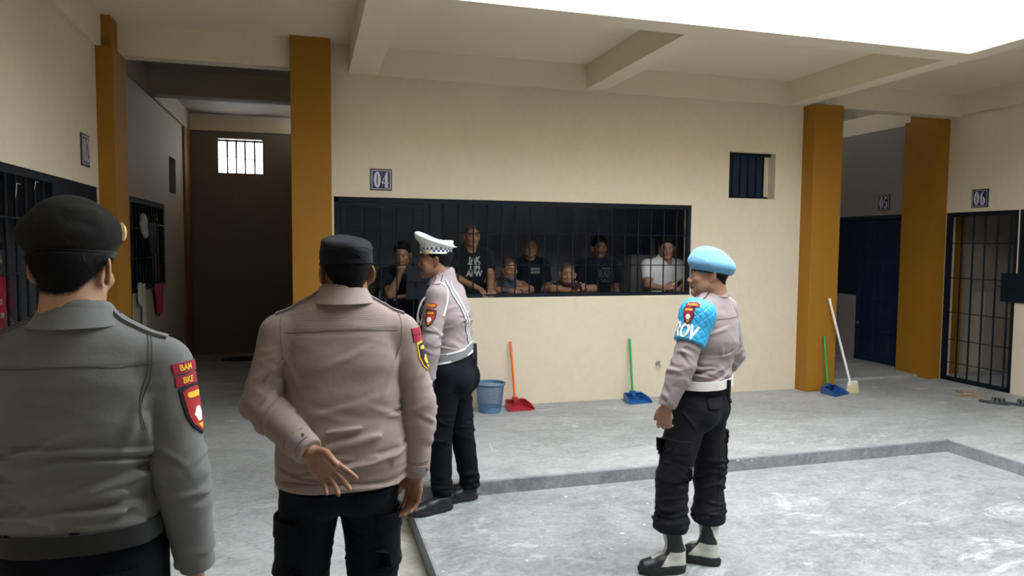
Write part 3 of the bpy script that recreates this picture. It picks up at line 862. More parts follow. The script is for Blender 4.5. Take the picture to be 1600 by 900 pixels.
def cloth_mat(name, c, rough=0.85, weave=900, crease=0.25, ribs=None, spec=0.2, blotch=None, sheen=0.08):
    m, nt, b = new_mat(name)
    v = coords(nt); f = noise(nt, v, 9, 4); lo = tuple(x*0.93 for x in c); hi = tuple(min(1, x*1.05) for x in c)
    col = ramp(nt, f, [(0.3, lo), (0.7, hi)])
    if blotch:
        f2 = noise(nt, v, 45, 3, 0.6)
        col = mix(nt, ramp(nt, f2, [(0.47, (0, 0, 0)), (0.5, (1, 1, 1))]), col, blotch)
    nt.links.new(col, b.inputs['Base Color'])
    b.inputs['Roughness'].default_value = rough; b.inputs['Specular IOR Level'].default_value = spec
    b.inputs['Sheen Weight'].default_value = sheen
    h1 = noise(nt, v, weave, 2, 0.5); h2 = noise(nt, v, 22, 5, 0.6, 0.6)
    b1 = N(nt, 'ShaderNodeBump'); b1.inputs['Strength'].default_value = crease; b1.inputs['Distance'].default_value = 0.006
    nt.links.new(h2, b1.inputs['Height'])
    b2 = N(nt, 'ShaderNodeBump'); b2.inputs['Strength'].default_value = 0.25; b2.inputs['Distance'].default_value = 0.0008
    nt.links.new(h1, b2.inputs['Height']); nt.links.new(b1.outputs['Normal'], b2.inputs['Normal'])
    last = b2
    if ribs is not None:                       # quilted yoke: fine horizontal ribs above z = ribs
        sp = N(nt, 'ShaderNodeSeparateXYZ'); nt.links.new(coords(nt), sp.inputs[0])
        wv = N(nt, 'ShaderNodeMath', operation='SINE'); ml = N(nt, 'ShaderNodeMath', operation='MULTIPLY'); ml.inputs[1].default_value = 2*math.pi/0.0065
        nt.links.new(sp.outputs['Z'], ml.inputs[0]); nt.links.new(ml.outputs[0], wv.inputs[0])
        gt = N(nt, 'ShaderNodeMath', operation='GREATER_THAN'); gt.inputs[1].default_value = ribs; nt.links.new(sp.outputs['Z'], gt.inputs[0])
        ax_ = N(nt, 'ShaderNodeMath', operation='ABSOLUTE'); nt.links.new(sp.outputs['X'], ax_.inputs[0]); lt = N(nt, 'ShaderNodeMath', operation='LESS_THAN'); lt.inputs[1].default_value = .19; nt.links.new(ax_.outputs[0], lt.inputs[0]); g2_ = N(nt, 'ShaderNodeMath', operation='MULTIPLY'); nt.links.new(gt.outputs[0], g2_.inputs[0]); nt.links.new(lt.outputs[0], g2_.inputs[1]); gt = g2_
        m2 = N(nt, 'ShaderNodeMath', operation='MULTIPLY'); nt.links.new(wv.outputs[0], m2.inputs[0]); nt.links.new(gt.outputs[0], m2.inputs[1])
        b3 = N(nt, 'ShaderNodeBump'); b3.inputs['Strength'].default_value = 0.16; b3.inputs['Distance'].default_value = 0.0012
        nt.links.new(m2.outputs[0], b3.inputs['Height']); nt.links.new(b2.outputs['Normal'], b3.inputs['Normal']); last = b3
    nt.links.new(last.outputs['Normal'], b.inputs['Normal'])
    return m

def rotm(yaw, pitch=0, roll=0):
    """columns = right, forward, up of a head turned left by yaw, tipped down by pitch, rolled to the right by roll"""
    m = Matrix.Rotation(R(yaw), 3, 'Z') @ Matrix.Rotation(R(-pitch), 3, 'X') @ Matrix.Rotation(R(roll), 3, 'Y')
    return np.array(m, dtype=F32)
def head_sdf(q, fat=0.0, ears=True):
    """q in head coordinates: x right, y forward, z up, origin between the ears"""
    sx = np.abs(q[:, 0]); Q = q.copy(); Q[:, 0] = sx
    d = ell(q, (0, -.012, .040), (.073, .094, .078))
    d = smin(d, ell(q, (0, .022, -.022), (.060+fat*.5, .066, .080)), .035)
    d = smin(d, seg(Q, (.050+fat, .004, -.058), (.016, .068, -.094), .018+fat*.5, .018), .022)
    d = smin(d, ell(q, (0, .072, -.094), (.024, .020, .020)), .02)
    d = smin(d, ell(Q, (.040+fat*.4, .058, -.026), (.022, .020, .018)), .018)
    if fat: d = smin(d, ell(Q, (.044, .036, -.062), (.026, .034, .030)), .02)
    d = smin(d, seg(Q, (.0, .084, .016), (.036, .072, .017), .0095, .008), .012)
    d = smax(d, -ell(Q, (.031, .096, -.001), (.0165, .0135, .0105)), .010)
    d = smin(d, seg(q, (0, .085, .004), (0, .103, -.030), .0065, .0100), .010)
    d = smin(d, ell(Q, (.0115, .094, -.035), (.0085, .0095, .0075)), .006)
    d = smax(d, -ell(Q, (.006, .101, -.043), (.0035, .004, .003)), .003)
    d = smin(d, seg(q, (0, .088, -.036), (0, .0885, -.056), .0085, .009), .008)
    d = smin(d, seg(Q, (.0, .0935, -.0555), (.021, .0825, -.0605), .0062, .003), .005)
    d = smin(d, seg(Q, (.0, .0905, -.0685), (.019, .0815, -.0630), .0072, .003), .005)
    d = smax(d, -seg(Q, (.0, .1000, -.0615), (.022, .0865, -.0615), .0018, .0012), .003)
    d = smin(d, seg(q, (0, -.018, -.030), (0, -.034, -.150), (.055+fat*.8, .058), (.064+fat*1.0, .062)), .025)
    if ears:
        c, s = math.cos(R(34)), math.sin(R(34))
        rot = np.array([[c, s, 0], [-s, c, 0], [0, 0, 1]], dtype=F32).T
        e = ell(Q, (.085, -.014, -.004), (.0065, .0195, .033), rot)
        e = smax(e, -ell(Q, (.093, -.008, .002), (.007, .0120, .022), rot), .004)
        e = smin(e, ell(Q, (.078, -.004, -.031), (.007, .009, .010)), .008)
        d = smin(d, e, .007)
    return d
def hand_fn(w, d, n, left, curl=(0.35, 0.5, 0.3), spread=1.0, thumb=(0.5, 0.2), sc=1.0, curls=None):
    """palm and five fingers; w wrist, d towards the fingers, n out of the palm"""
    w = A(*w); d = unit(d); n = unit(np.asarray(n, F32)-d*np.dot(unit(d), n)); s = np.cross(d, n)*(-1 if left else 1)
    prims = []
    specs = [(.030, .070, .0086, .13), (.0105, .078, .0090, .03), (-.0095, .073, .0086, -.06), (-.028, .057, .0076, -.17)]
    for i, (lat, ln, r_, sp) in enumerate(specs):
        p = w+(d*(.088-.004*abs(i-1.2))+s*lat)*sc; a = 0.0; cu = curls[i] if curls else curl
        dd = d*math.cos(sp*spread)+s*math.sin(sp*spread)
        pts = [p-dd*.012*sc, p]
        for j, fr in enumerate((.44, .31, .25)):
            a += cu[j]; pts.append(pts[-1]+(dd*math.cos(a)+n*math.sin(a))*ln*fr*sc)
        rr = [r_*1.0, r_*1.08, r_*0.98, r_*0.92, r_*0.80]
        prims.append((pts, [x*sc for x in rr]))
    p0 = w+(d*.020+s*.020+n*.006)*sc; t1 = unit(s*math.cos(thumb[0])+d*math.sin(thumb[0])+n*thumb[1])
    p1 = p0+t1*.036*sc; t2 = unit(t1*0.7+d*0.7+n*thumb[1]); p2 = p1+t2*.033*sc; p3 = p2+unit(t2+d*.35)*.026*sc
    prims.append(([p0, p1, p2, p3], [.0165*sc, .0125*sc, .0108*sc, .0088*sc]))
    def f(P):
        o = seg(P, w, w+d*.050*sc, (.026*sc, .019*sc), (.036*sc, .0165*sc), s)
        o = smin(o, seg(P, w+d*.045*sc, w+d*.083*sc, (.036*sc, .0165*sc), (.0385*sc, .0125*sc), s), .012)
        o = smin(o, seg(P, w+(d*.025+s*.016+n*.010)*sc, w+(d*.055+s*.022+n*.010)*sc, .014*sc, .010*sc), .012)
        fing = None
        for pts, rr in prims:
            e = chain(P, pts, rr, k=.002); fing = e if fing is None else smin(fing, e, .0015)
        return smin(o, fing, .007)
    tips = [pr[0][-1] for pr in prims]
    return bounded(f, w+d*.09*sc, .165*sc), tips, (d, n, s)
SKIN = (0.36, 0.19, 0.115)
def crease_set(seed, n, t0, t1, amp, w=(.006, .011), slope=.03, arc=(.9, 1.5), a0=None):
    rs = np.random.RandomState(seed)
    return [(rs.uniform(t0, t1), rs.uniform(0, 6.28) if a0 is None else a0+rs.uniform(-1.3, 1.3), rs.uniform(-slope, slope), rs.uniform(*w), amp*rs.uniform(.5, 1.15), rs.uniform(*arc), rs.uniform(-.02, .02)) for _ in range(n)]
def creases(T, ang, L):
    out = np.zeros_like(T)
    for t, a, sl, w, am, arc, bow in L:
        da = np.abs((ang-a+np.pi) % (2*np.pi)-np.pi); sd = (ang-a+np.pi) % (2*np.pi)-np.pi
        x = (T-t-sl*sd-bow*sd*sd)/w; m = np.clip(1-da/arc, 0, 1); m = m*m*(3-2*m)
        out += am*m*(np.exp(-x*x)-.65*np.exp(-(x-1.7)**2))
    return out
def limb_coord(P, a, b, c):
    a1 = unit(b-a); L1 = float(np.linalg.norm(b-a)); a2 = unit(c-b); q1 = (P-a)@a1; q2 = (P-b)@a2
    T = np.where(q2 > 0, L1+q2, np.minimum(q1, L1))
    r_ = unit(np.cross(a1, A(.31, .95, .05))); u2 = np.cross(a1, r_)
    ax = np.where((q2 > 0)[:, None], b+np.outer(np.clip(q2, 0, None), a2), a+np.outer(q1, a1))
    q = P-ax; return T.astype(F32), np.arctan2(q@u2, q@r_).astype(F32), L1
class Person:
    def __init__(s, name, label, loc, J, yaw=0, head=(0, 0, 0), skin=SKIN, torso=None, h=0.005, fat=0.0, belly=0.0, group=None,
                 sleeve_long=True, lo=None, hi=None, grey=False, hairline='short', shoe_z=0.0, thick=1.0, neck=None):
        s.root = empty('person', loc); tag(s.root, label, 'person', group)
        s.loc = loc; s.J = {k: A(*v) for k, v in J.items()}; s.yaw = yaw; s.skin = skin; s.h = h; s.fat = fat
        s.u = A(math.cos(R(yaw)), math.sin(R(yaw)), 0); s.fw = A(-math.sin(R(yaw)), math.cos(R(yaw)), 0)
        s.Rh = rotm(*head); s.th = thick; s.head_sc = 1.0
        s.torso = torso; s.hc = s.J['head']; s.bv = {}
        s.hands = {}; s.grey = grey; s.skull_cut = None
    def H(s, P): return ((P-s.hc)@s.Rh).astype(F32)/s.head_sc
    def HW(s, x, y, z): return s.hc+s.Rh@A(x, y, z)*s.head_sc
    def torso_d(s, P, add=0.0, k=0.03, upto=None):
        """torso rings: (x, y, z, ru, rv)"""
        pts = [r_[:3] for r_ in s.torso]; rr = [(r_[3]+add, r_[4]+add) for r_ in s.torso]
        return chain(P, pts, rr, s.u, k, 2.4)
    def arm_d(s, P, side, add=(0, 0, 0), k=0.02):
        J = s.J; t = s.th
        sh, el, wr = J['sh'+side], J['el'+side], J['wr'+side]
        d = seg(P, sh, el, .052*t+add[0], .041*t+add[1])
        up = el+(wr-el)*0.28
        d = smin(d, seg(P, el, up, .041*t+add[1], .040*t+add[1]), k)
        return smin(d, seg(P, up, wr, .040*t+add[1], .026+add[2]), k)
    def yoke_d(s, P, add=0.0):
        J = s.J; nb = J['neck']
        mid = (J['shL']+J['shR'])/2
        d = seg(P, nb+A(0, 0, -.035)+s.u*.03, J['shR']+A(0, 0, .004), .050+add, .050*s.th+add)
        d = smin(d, seg(P, nb+A(0, 0, -.035)-s.u*.03, J['shL']+A(0, 0, .004), .050+add, .050*s.th+add), .03)
        return d
    def leg_d(s, P, side, rads, k=0.02):
        J = s.J; return chain(P, [J['hip'+side], J['kn'+side], J['an'+side]], rads, s.u, k)
    def body(s, legs=True, lo=None, hi=None, shoes_toe=True, beard=False):
        J = s.J
        fns = {}
        for side in 'LR':
            if 'hd'+side in J or ('hand'+side) in s.hands:
                d, n, kw = s.hands['hand'+side]
                fn, tips, fr = hand_fn(J['wr'+side], d, n, side == 'L', **kw); fns[side] = fn; s.hands['tips'+side] = tips; s.hands['fr'+side] = fr
        def hsd(P):
            q = s.H(P); d = head_sdf(q, s.fat)
            if s.skull_cut: d = smax(d, q[:, 2]-s.skull_cut, .01)
            return d*s.head_sc
        headf = bounded(hsd, s.HW(0, 0, -.03), .22)
        def f(P):
            d = s.torso_d(P); d = smin(d, s.yoke_d(P), .04)
            for side in 'LR': d = smin(d, s.arm_d(P, side), .03)
            hn = s.HW(0, -.030, -.12)
            d = smin(d, seg(P, s.HW(0, -.018, -.04), J['neck'], .056+s.fat*.5, .065+s.fat), .02)
            d = smin(d, headf(P), .015)
            for side, fn in fns.items(): d = smin(d, fn(P), .010)
            if legs:
                for side in 'LR': d = smin(d, s.leg_d(P, side, [.083, .055, .036]), .03)
            return d
        lo = lo or s.lo; hi = hi or s.hi
        V, Q = nets(f, lo, hi, s.h, 1)
        col = s.skin_col(V)
        o = mesh_np('body', V, Q, 'skin', s.root, col)
        s.bv['body'] = bvh_of(V, Q); s.fbody = f
        return o
    def skin_col(s, V):
        c = np.tile(np.array(s.skin, F32), (len(V), 1)); q = s.H(V.astype(F32)); Qs = q.copy(); Qs[:, 0] = np.abs(Qs[:, 0])
        near = (np.abs(q) < .16).all(1)
        def blend(mask, colr):
            m = (mask*near)[:, None]; c[:] = c*(1-m)+np.array(colr, F32)*m
        sk = np.array(s.skin)
        ear = np.exp(-(((Qs[:, 0]-.082)/.010)**2+((q[:, 1]+.01)/.03)**2+(q[:, 2]/.03)**2)); blend(ear*.5, sk*np.array([1.1, .80, .75]))
        lip = seg(Qs, (.0, .096, -.061), (.019, .086, -.062), .0075, .0045); blend(1-sstep(lip, -.001, .003), sk*np.array([.85, .52, .52]))
        brow = seg(Qs, (.013, .089, .020), (.044, .070, .023), (.0045), .003); blend((1-sstep(brow, 0, .006))*.85, (.02, .014, .012))
        eye = ell(Qs, (.031, .083, -.001), (.015, .014, .0075)); blend((1-sstep(eye, 0, .004))*.55, sk*.35)
        chinb = np.exp(-(((Qs[:, 0])/.045)**2+((q[:, 2]+.083)/.03)**2))*(q[:, 1] > .05); blend(chinb*.18, sk*.5)
        if s.grey is not None:   # shaved or covered scalp: stubble colour above the hairline
            zl = s.hairline(q); m = sstep(q[:, 2]-zl, -.004, .010)*(np.abs(q[:, 0]) < .074); blend(m*(.8 if not s.grey else .75), (.03, .025, .022) if not s.grey else sk*.38)
        for side in 'LR':
            if 'tips'+side in s.hands:
                d, n, t_ = s.hands['fr'+side]
                for i, tp in enumerate(s.hands['tips'+side]):
                    pp = tp-n*.006 if i < 4 else tp-n*.004+t_*.004
                    m = np.exp(-(((V-pp)**2).sum(1))/(.0055**2)); c[:] = c*(1-m[:, None]*.7)+m[:, None]*.7*np.array((.62, .42, .34), F32)
        return c
    def hairline(s, q):
        y = q[:, 1]; x = np.abs(q[:, 0])
        z = np.interp(y, [-.12, -.07, -.035, -.012, .010, .030, .055, .075, .1], [-.060, -.058, -.030, .010, .012, .022, .055, .070, .072])
        z = z+.013*np.clip(x/.062, 0, 1.3)**2*(y < -.02)*(y > -.2)*sstep(-y, .015, .04)
        return z.astype(F32)
    def hair(s, t0=.011, mat='hair', strands=0, length=.012, top=.0, cover=None, seed=1, width=.0009, hh=None, fringe=0.0):
        def f(P):
            q = s.H(P); zl = s.hairline(q)-fringe*(q[:, 1] > .03)
            g_ = sstep(q[:, 2]-zl, -.004, .05)
            t = t0*(.35+.65*g_)+top*sstep(q[:, 2], .03, .12)*(1-.5*sstep(np.abs(q[:, 0]), .02, .07))+.0018*ridges(q, (70, 70, 160), 3)
            d = ell(q, (0, -.012, .040), (.073, .094, .078)); d = smin(d, ell(q, (0, .022, -.022), (.060, .066, .080)), .035)
            d = smin(d, seg(q, (0, -.018, -.030), (0, -.034, -.150), (.055+s.fat*.8, .058), (.064+s.fat, .062)), .025)
            d = d-t
            d = smax(d, zl-q[:, 2], .006)
            ex = np.abs(q[:, 0]); d = smax(d, -(ell(np.stack([ex, q[:, 1], q[:, 2]], 1), (.082, -.006, -.004), (.02, .021, .032))), .004)
            if cover is not None: d = smax(d, q[:, 2]-cover(q), .004)
            return d*s.head_sc
        c = s.HW(0, -.01, .03)
        V, Q = nets(f, c-.16, c+.16, hh or min(s.h, .004), 1)
        ex = None
        if strands:
            ex = hair_strands(V, Q, strands, length, width, tuple(s.Rh@A(0, -.15, -1)), seed, mask=(lambda cc: (s.H(cc.astype(F32))[:, 2] < .07).astype(float)))
        return mesh_np('hair', V, Q, mat, s.root, None, ex)
    def eyes(s, look=(0, 0)):
        for sg in (-1, 1):
            c = s.HW(sg*.031, .0738, -.001); r_ = .0118*s.head_sc
            mb = MB(); n = 16; vs = []; fs = []
            for i in range(9):
                a = math.pi*i/8
                for j in range(n):
                    b = 2*math.pi*j/n; vs.append(A(math.sin(a)*math.cos(b), math.cos(a), math.sin(a)*math.sin(b)))
            for i in range(8):
                for j in range(n): fs.append((i*n+j, i*n+(j+1) % n, (i+1)*n+(j+1) % n, (i+1)*n+j))
            cols = []
            out = []
            lk = s.Rh@unit((look[0], 1, look[1]))
            for v in vs:
                p = s.Rh@v; ca = float(p@lk); cols.append((.012, .007, .005) if ca > .84 else (.30, .27, .24)); out.append(c+p*r_)
            V = np.array(out); o = mesh_np('eye', V, np.array(fs), 'skin', s.root, np.array(cols, F32))
    def cloth(s, name, f, mat, lo=None, hi=None, h=None, smooth=1, key=None):
        V, Q = nets(f, lo or s.lo, hi or s.hi, h or s.h, smooth)
        o = mesh_np(name, V, Q, mat, s.root); s.bv[key or name] = bvh_of(V, Q)
        return o
    def shirt(s, mat, hem=.95, add=.016, flare=0.0, sleeve=None, cuff=(.014, .016, .014), fold=0.0035, extra=[], name='shirt', belt=None, vneck=None, yoke=None, rich=1.0, short=False, tank=False, h=None, neckadd=0.008, blouse=0.0, seed=1):
        J = s.J
        CT = crease_set(seed, int(15*rich), hem+.01, hem+.24, fold*1.6, (.005, .009), slope=.045)+crease_set(seed+1, int(9*rich), hem+.2, float(J['neck'][2])-.16, fold*.8, (.009, .016), .10, (.7, 1.2))
        c0 = A(*s.torso[2][:3])
        CA = {sd: crease_set(seed+11+k_, int(9*rich), .20, .36, fold*1.3, slope=.03)+crease_set(seed+21+k_, int(8*rich), .05, .52, fold*1.0, (.008, .014), .05) for k_, sd in enumerate('LR')}
        def core(P):
            d = s.torso_d(P, add); z = P[:, 2]
            if flare: d = d-flare*sstep(-z, -hem-.26, -hem)
            nb = J['neck']
            if not tank:
                d = smin(d, s.yoke_d(P, add*.75), .035)
                d = smin(d, seg(P, nb+A(0, 0, -.07), nb+A(0, 0, .020), .085+neckadd, .066+neckadd), .03)
            else:
                nq = nb+s.fw*.045+A(0, 0, -.010)
                d = s.fbody(P)-.0065
                arms_ = np.minimum(s.arm_d(P, 'L'), s.arm_d(P, 'R'))
                lat = np.abs((P-nb)@s.u)
                d = smax(d, .006-arms_, .006)
                d = smax(d, lat-np.where(z > nb[2]-.16, .105, .22), .01)
                d = smax(d, -(np.sqrt((((P-nq)/A(.075, .105, .075))**2).sum(1))-1)*.07, .006)
                return smax(smax(d, z-(nb[2]+.035), .004), hem-z, .004)
            zw = sstep(-z, -hem-.28, -hem-.02)
            up = s.torso_mask(P)
            d = d-up*fold*(zw*1.3+.35)*(ridges(P, (7, 7, 34), seed)-.35)
            if blouse: d = d-up*blouse*np.exp(-((z-hem-.035)/.035)**2)
            m = np.abs(d) < .03
            if m.any():
                q = P[m]-c0; dd = creases(P[m][:, 2], np.arctan2(q@s.fw, q@s.u).astype(F32), CT)
                if extra: dd = dd+2.3*folds(P[m], extra)
                d = d.copy(); d[m] -= (dd*up[m]).astype(F32)
            if yoke is not None: d = d-.0018*sstep(z, yoke-.002, yoke+.002)*up
            return smax(d, hem-z, .004)
        def f(P):
            d = core(P); nb = J['neck']
            if not tank:
                for side in 'LR':
                    e = s.arm_d(P, side, cuff)
                    el, wr, sh = J['el'+side], J['wr'+side], J['sh'+side]
                    if short:
                        ax = unit(el-sh); e = smax(seg(P, sh, el, .055*s.th+.012, .045*s.th+.024), (P-(sh+(el-sh)*short))@ax, .006)
                    else:
                        ax = unit(wr-el); e = smax(e, (P-(wr+ax*.004))@ax, .004)
                        tt = (P-el)@ax
                        amp = np.exp(-(tt/.09)**2)*1.0+.55
                        e = e-fold*.8*amp*(ridges(P, (14, 14, 38), seed+5+(side == 'L'))-.35)
                        m = np.abs(e) < .03
                        if m.any():
                            T_, an_, L1 = limb_coord(P[m], sh, el, wr); e = e.copy(); e[m] -= creases(T_, an_, CA[side]).astype(F32)
                    m_ = sstep(P[:, 2], float(J['sh'+side][2])-.13, float(J['sh'+side][2])-.05)
                    d = np.where(m_ > 0, smin(d, e, .028), np.minimum(d, e))*m_+np.minimum(d, e)*(1-m_)
            d = smax(d, -(seg(P, nb+A(0, 0, .006), nb+(J['head']-nb)*A(.8, .8, 0)+A(0, 0, .11), .054+neckadd, .075)), .006) if not tank else \
                d
            return d
        s.fcore = core
        s.fshirt = f
        lo = list(s.lo); lo[2] = min(hem-.02, min(J['wrL'][2], J['wrR'][2])-.05); hi = list(s.hi); hi[2] = float(J['neck'][2])+.08
        o = s.cloth(name, f, mat, tuple(lo), tuple(hi), h, 1, 'shirt')
        V, Q = nets(core, (lo[0], lo[1], hem-.02), (hi[0], hi[1], hem+.2), .008, 1); s.bv['core'] = bvh_of(V, Q)
        return o
    def torso_mask(s, P):
        q = (P-A(*s.torso[1][:3])); return sstep(-np.abs(q@s.u), -.26, -.17)
    def trousers(s, mat, top=1.0, rads=((.100, .105), (.075, .08), (.062, .064)), cut=.10, fold=.004, seat=0.0, seed=9, hemk=.004, blouse=0.0, h=None, extra=[], hipr=None, rich=1.0):
        J = s.J
        CL = {sd: crease_set(seed+31+k_, int(8*rich), float(J['hip'+sd][2]-J['kn'+sd][2])-.10, float(J['hip'+sd][2]-J['kn'+sd][2])+.10, fold*1.2, slope=.03)+crease_set(seed+41+k_, int(7*rich), float(J['hip'+sd][2])-cut-.13, float(J['hip'+sd][2])-cut, fold*1.4, slope=.02)
              +crease_set(seed+51+k_, int(9*rich), .02, .30, fold*1.0, (.008, .014), .08, (.6, 1.1)) for k_, sd in enumerate('LR')}
        def f(P):
            r0 = s.torso[0]; r1 = s.torso[1]
            hp = hipr or (r0[3]+.014, r0[4]+.014)
            d = seg(P, (r0[0], r0[1], r0[2]), (r1[0], r1[1], top+.05), hp, (r1[3]+.012, r1[4]+.012), s.u, 2.3)
            if seat:
                for sg in (-1, 1): d = smin(d, ell(P, tuple(A(*r0[:3])+s.u*sg*.07-s.fw*seat+A(0, 0, -.04)), (.085, .085, .10)), .04)
            z = P[:, 2]
            for side in 'LR':
                e = s.leg_d(P, side, list(rads))
                kn, an = J['kn'+side], J['an'+side]
                e = e-fold*(.5+1.3*np.exp(-((z-kn[2]+.02)/.10)**2)+1.8*np.exp(-((z-cut-.05)/.09)**2))*(ridges(P, (13, 13, 30), seed+(side == 'L'))-.35)
                m = np.abs(e) < .03
                if m.any():
                    T_, an_, L1 = limb_coord(P[m], J['hip'+side], kn, an); e = e.copy(); e[m] -= creases(T_, an_, CL[side]).astype(F32)
                if blouse: e = e-blouse*np.exp(-((z-cut-.05)/.045)**2)
                e = smax(e, cut-z, hemk)
                d = smin(d, e, .022)
            d = d-fold*.6*sstep(z, J['hipL'][2]-.25, J['hipL'][2])*(ridges(P, (9, 9, 22), seed+4)-.35)
            if extra: d = d-folds(P, extra)
            return smax(d, z-top, .003)
        lo = list(s.lo); lo[2] = cut-.03; hi = list(s.hi); hi[2] = top+.04
        return s.cloth('trousers', f, mat, tuple(lo), tuple(hi), h, 1, 'trousers')
    def collar(s, mat, r=.064, zt=.048, drop=.045, flare=.024, gap=14, front_dip=.03, tilt=0.0, name='collar', ry=None):
        nb = s.J['neck']; mb = MB(); n = 56; vs = []; ry = ry or r*1.06
        angs = [gap+(360-2*gap)*i/n for i in range(n+1)]
        sh_ = (s.J['head']-nb)*A(1, 1, 0)
        for a in angs:
            fr = math.cos(R(a)); d = s.fw*fr*ry+s.u*math.sin(R(a))*r
            dn = unit(d); z = zt-front_dip*max(0, fr)**1.2-(.5-.5*fr)*tilt
            dr = drop*(1.0+.25*max(0, fr))
            c = nb+sh_*.30
            vs += [c+d+A(0, 0, z-dr*.9), c+d+A(0, 0, z), c+d+dn*.004+A(0, 0, z+.003), c+d+dn*(flare*.55+.004)+A(0, 0, z-dr*.5), c+d+dn*(flare+.006)+A(0, 0, z-dr), c+d+dn*(flare+.003)+A(0, 0, z-dr-.002)]
        k = 6; fs = []
        for i in range(n):
            for j in range(k): fs.append((i*k+j, i*k+(j+1) % k, (i+1)*k+(j+1) % k, (i+1)*k+j))
        fs.append(tuple(range(k))); fs.append(tuple(n*k+j for j in reversed(range(k))))
        mb.add(vs, fs); return mb.build(name, mat, s.root, smooth=True)
    def epaulette(s, side, mat, edge_mat=None, w_=.048, a=.30, b=1.02):
        sg = 1 if side == 'R' else -1; sh = s.J['sh'+side]; nb = s.J['neck']
        p0 = Vector(nb+s.u*sg*.070+A(0, 0, .03)); p1 = Vector(sh+s.u*sg*.015+A(0, 0, .075))
        o = surf_strip('epaulette', [s.bv['shirt']], [p0, p0.lerp(p1, .5), p1], w_, mat, s.root, .006, .005, .012, .004 if edge_mat else None, edge_mat, 1, 3)
        q = surf_point([s.bv['shirt']], Vector(p0).lerp(p1, .12), None)
        MB().lathe([(0.0, .009), (.004, .0088), (.0055, .007), (.0055, 0.004)], tuple(q[0]), 14).build('button', 'black', o, smooth=True)
        return o
    def sole_shoe(s, side, heel, toe, mat_col, sole_mat, colf, name='shoe', hgt=.085, wide=1.0, shaft=None, sole_t=.028, tall=1.0):
        """shoe: upper as one smooth mesh, sole beneath; heel/toe = ground points (x, y)"""
        hx, hy = heel; tx, ty = toe; L = math.hypot(tx-hx, ty-hy); d = A((tx-hx)/L, (ty-hy)/L, 0); sd = A(d[1], -d[0], 0); z0 = s.gz
        H_ = A(hx, hy, z0)
        def at(l, w2, z): return H_+d*(l*L)+sd*w2+A(0, 0, z)
        an = s.J['an'+side]
        def f(P):
            e = seg(P, at(.13, 0, .045*tall), at(.50, .002, .045*tall), (.035*wide, .040*tall), (.041*wide, .036*tall), sd)
            e = smin(e, seg(P, at(.50, .002, .043*tall), at(.88, .0, .032*tall), (.046*wide, .034*tall), (.038*wide, .024*tall), sd), .02)
            e = smin(e, seg(P, at(.18, 0, .06), at(.20, 0, hgt), (.031, .038), (.033, .042), sd), .02)
            e = smin(e, seg(P, at(.22, 0, hgt), at(.55, 0, .055), (.028, .022), (.030, .022), sd), .02)
            if shaft: e = smin(e, seg(P, at(.20, 0, hgt), tuple(an+A(0, 0, shaft)), (.036, .046), (.050, .056), sd), .03)
            e = e-.0015*(ridges(P, (30, 30, 60), 3)-.3)
            e = smax(e, z0+sole_t*.7-P[:, 2], .004)
            return smax(e, P[:, 2]-(z0+(hgt+.01 if not shaft else float(an[2]-z0)+shaft)), .004)
        lo = np.minimum(H_, at(1, 0, 0))-.09; hi = np.maximum(H_, at(1, 0, 0))+A(.09, .09, .35 if shaft else .18)
        V, Q = nets(f, lo, hi, .0035, 1)
        q = V-H_; l = (q@d)/L; lat = q@sd; z = V[:, 2]-z0
        cols = colf(l, lat, z, side)
        o = mesh_np(name, V, Q, mat_col, s.root, cols.astype(F32))
        out = []
        for k in range(28):
            a = 2*math.pi*k/28; x = .5+.54*math.cos(a); wv = (.047 if x > .5 else .038)*wide*(1-.25*max(0, x-.8)/.24)
            out.append((x, math.sin(a)*wv*(1-.12*math.exp(-((x-.4)/.15)**2))))
        mb = MB(); prof = [(0, .93), (.006, 1.0), (sole_t*.8, 1.03), (sole_t, .98)]
        vs = []
        for zz, sc in prof:
            for x, y in out: vs.append(at(.5+(x-.5)*sc, y*sc, zz+(.006*max(0, x-.8)/.2 if zz < .01 else 0)))
        n = len(out); fs = [tuple(range(n-1, -1, -1)), tuple(3*n+i for i in range(n))]
        for r_ in range(3):
            for i in range(n): fs.append((r_*n+i, r_*n+(i+1) % n, (r_+1)*n+(i+1) % n, (r_+1)*n+i))
        mb.add(vs, fs); mb.build('sole', sole_mat, o, smooth=True)
        return o
def oval(rx, ry, n=28, p=2.0):
    o = []
    for i in range(n):
        a = 2*math.pi*i/n; c, s_ = math.cos(a), math.sin(a)
        o.append((rx*math.copysign(abs(c)**(2/p), c), ry*math.copysign(abs(s_)**(2/p), s_)))
    return o
# ------------------------------------------------------------------ uniforms
M['taupe'] = cloth_mat('taupe_uniform_cloth', (0.31, 0.245, 0.22), ribs=1.335)
M['taupe_smooth'] = cloth_mat('taupe_collar_cloth', (0.31, 0.245, 0.22))
M['taupe_plain'] = cloth_mat('taupe_shirt_cloth', (0.29, 0.242, 0.25))
M['grey_cloth'] = cloth_mat('grey_uniform_cloth', (0.155, 0.16, 0.158))
M['navy_cloth'] = cloth_mat('black_trouser_cloth', (0.0045, 0.0060, 0.0105), 0.8, 700, 0.35, spec=.12, sheen=0)
M['charcoal_cloth'] = cloth_mat('charcoal_trouser_cloth', (0.013, 0.013, 0.018), 0.8, 700, 0.35, spec=.15, sheen=0)
M['cap_cloth'] = cloth_mat('black_cap_cloth', (0.0085, 0.0095, 0.0155), 0.8, 700, 0.2, spec=.15, sheen=.03)
M['felt_black'] = cloth_mat('dark_grey_felt', (0.015, 0.0145, 0.0145), 0.95, 400, 0.5, spec=.1, sheen=.03)
M['felt_blue'] = cloth_mat('light_blue_felt', (0.17, 0.38, 0.58), 0.95, 400, 0.5)
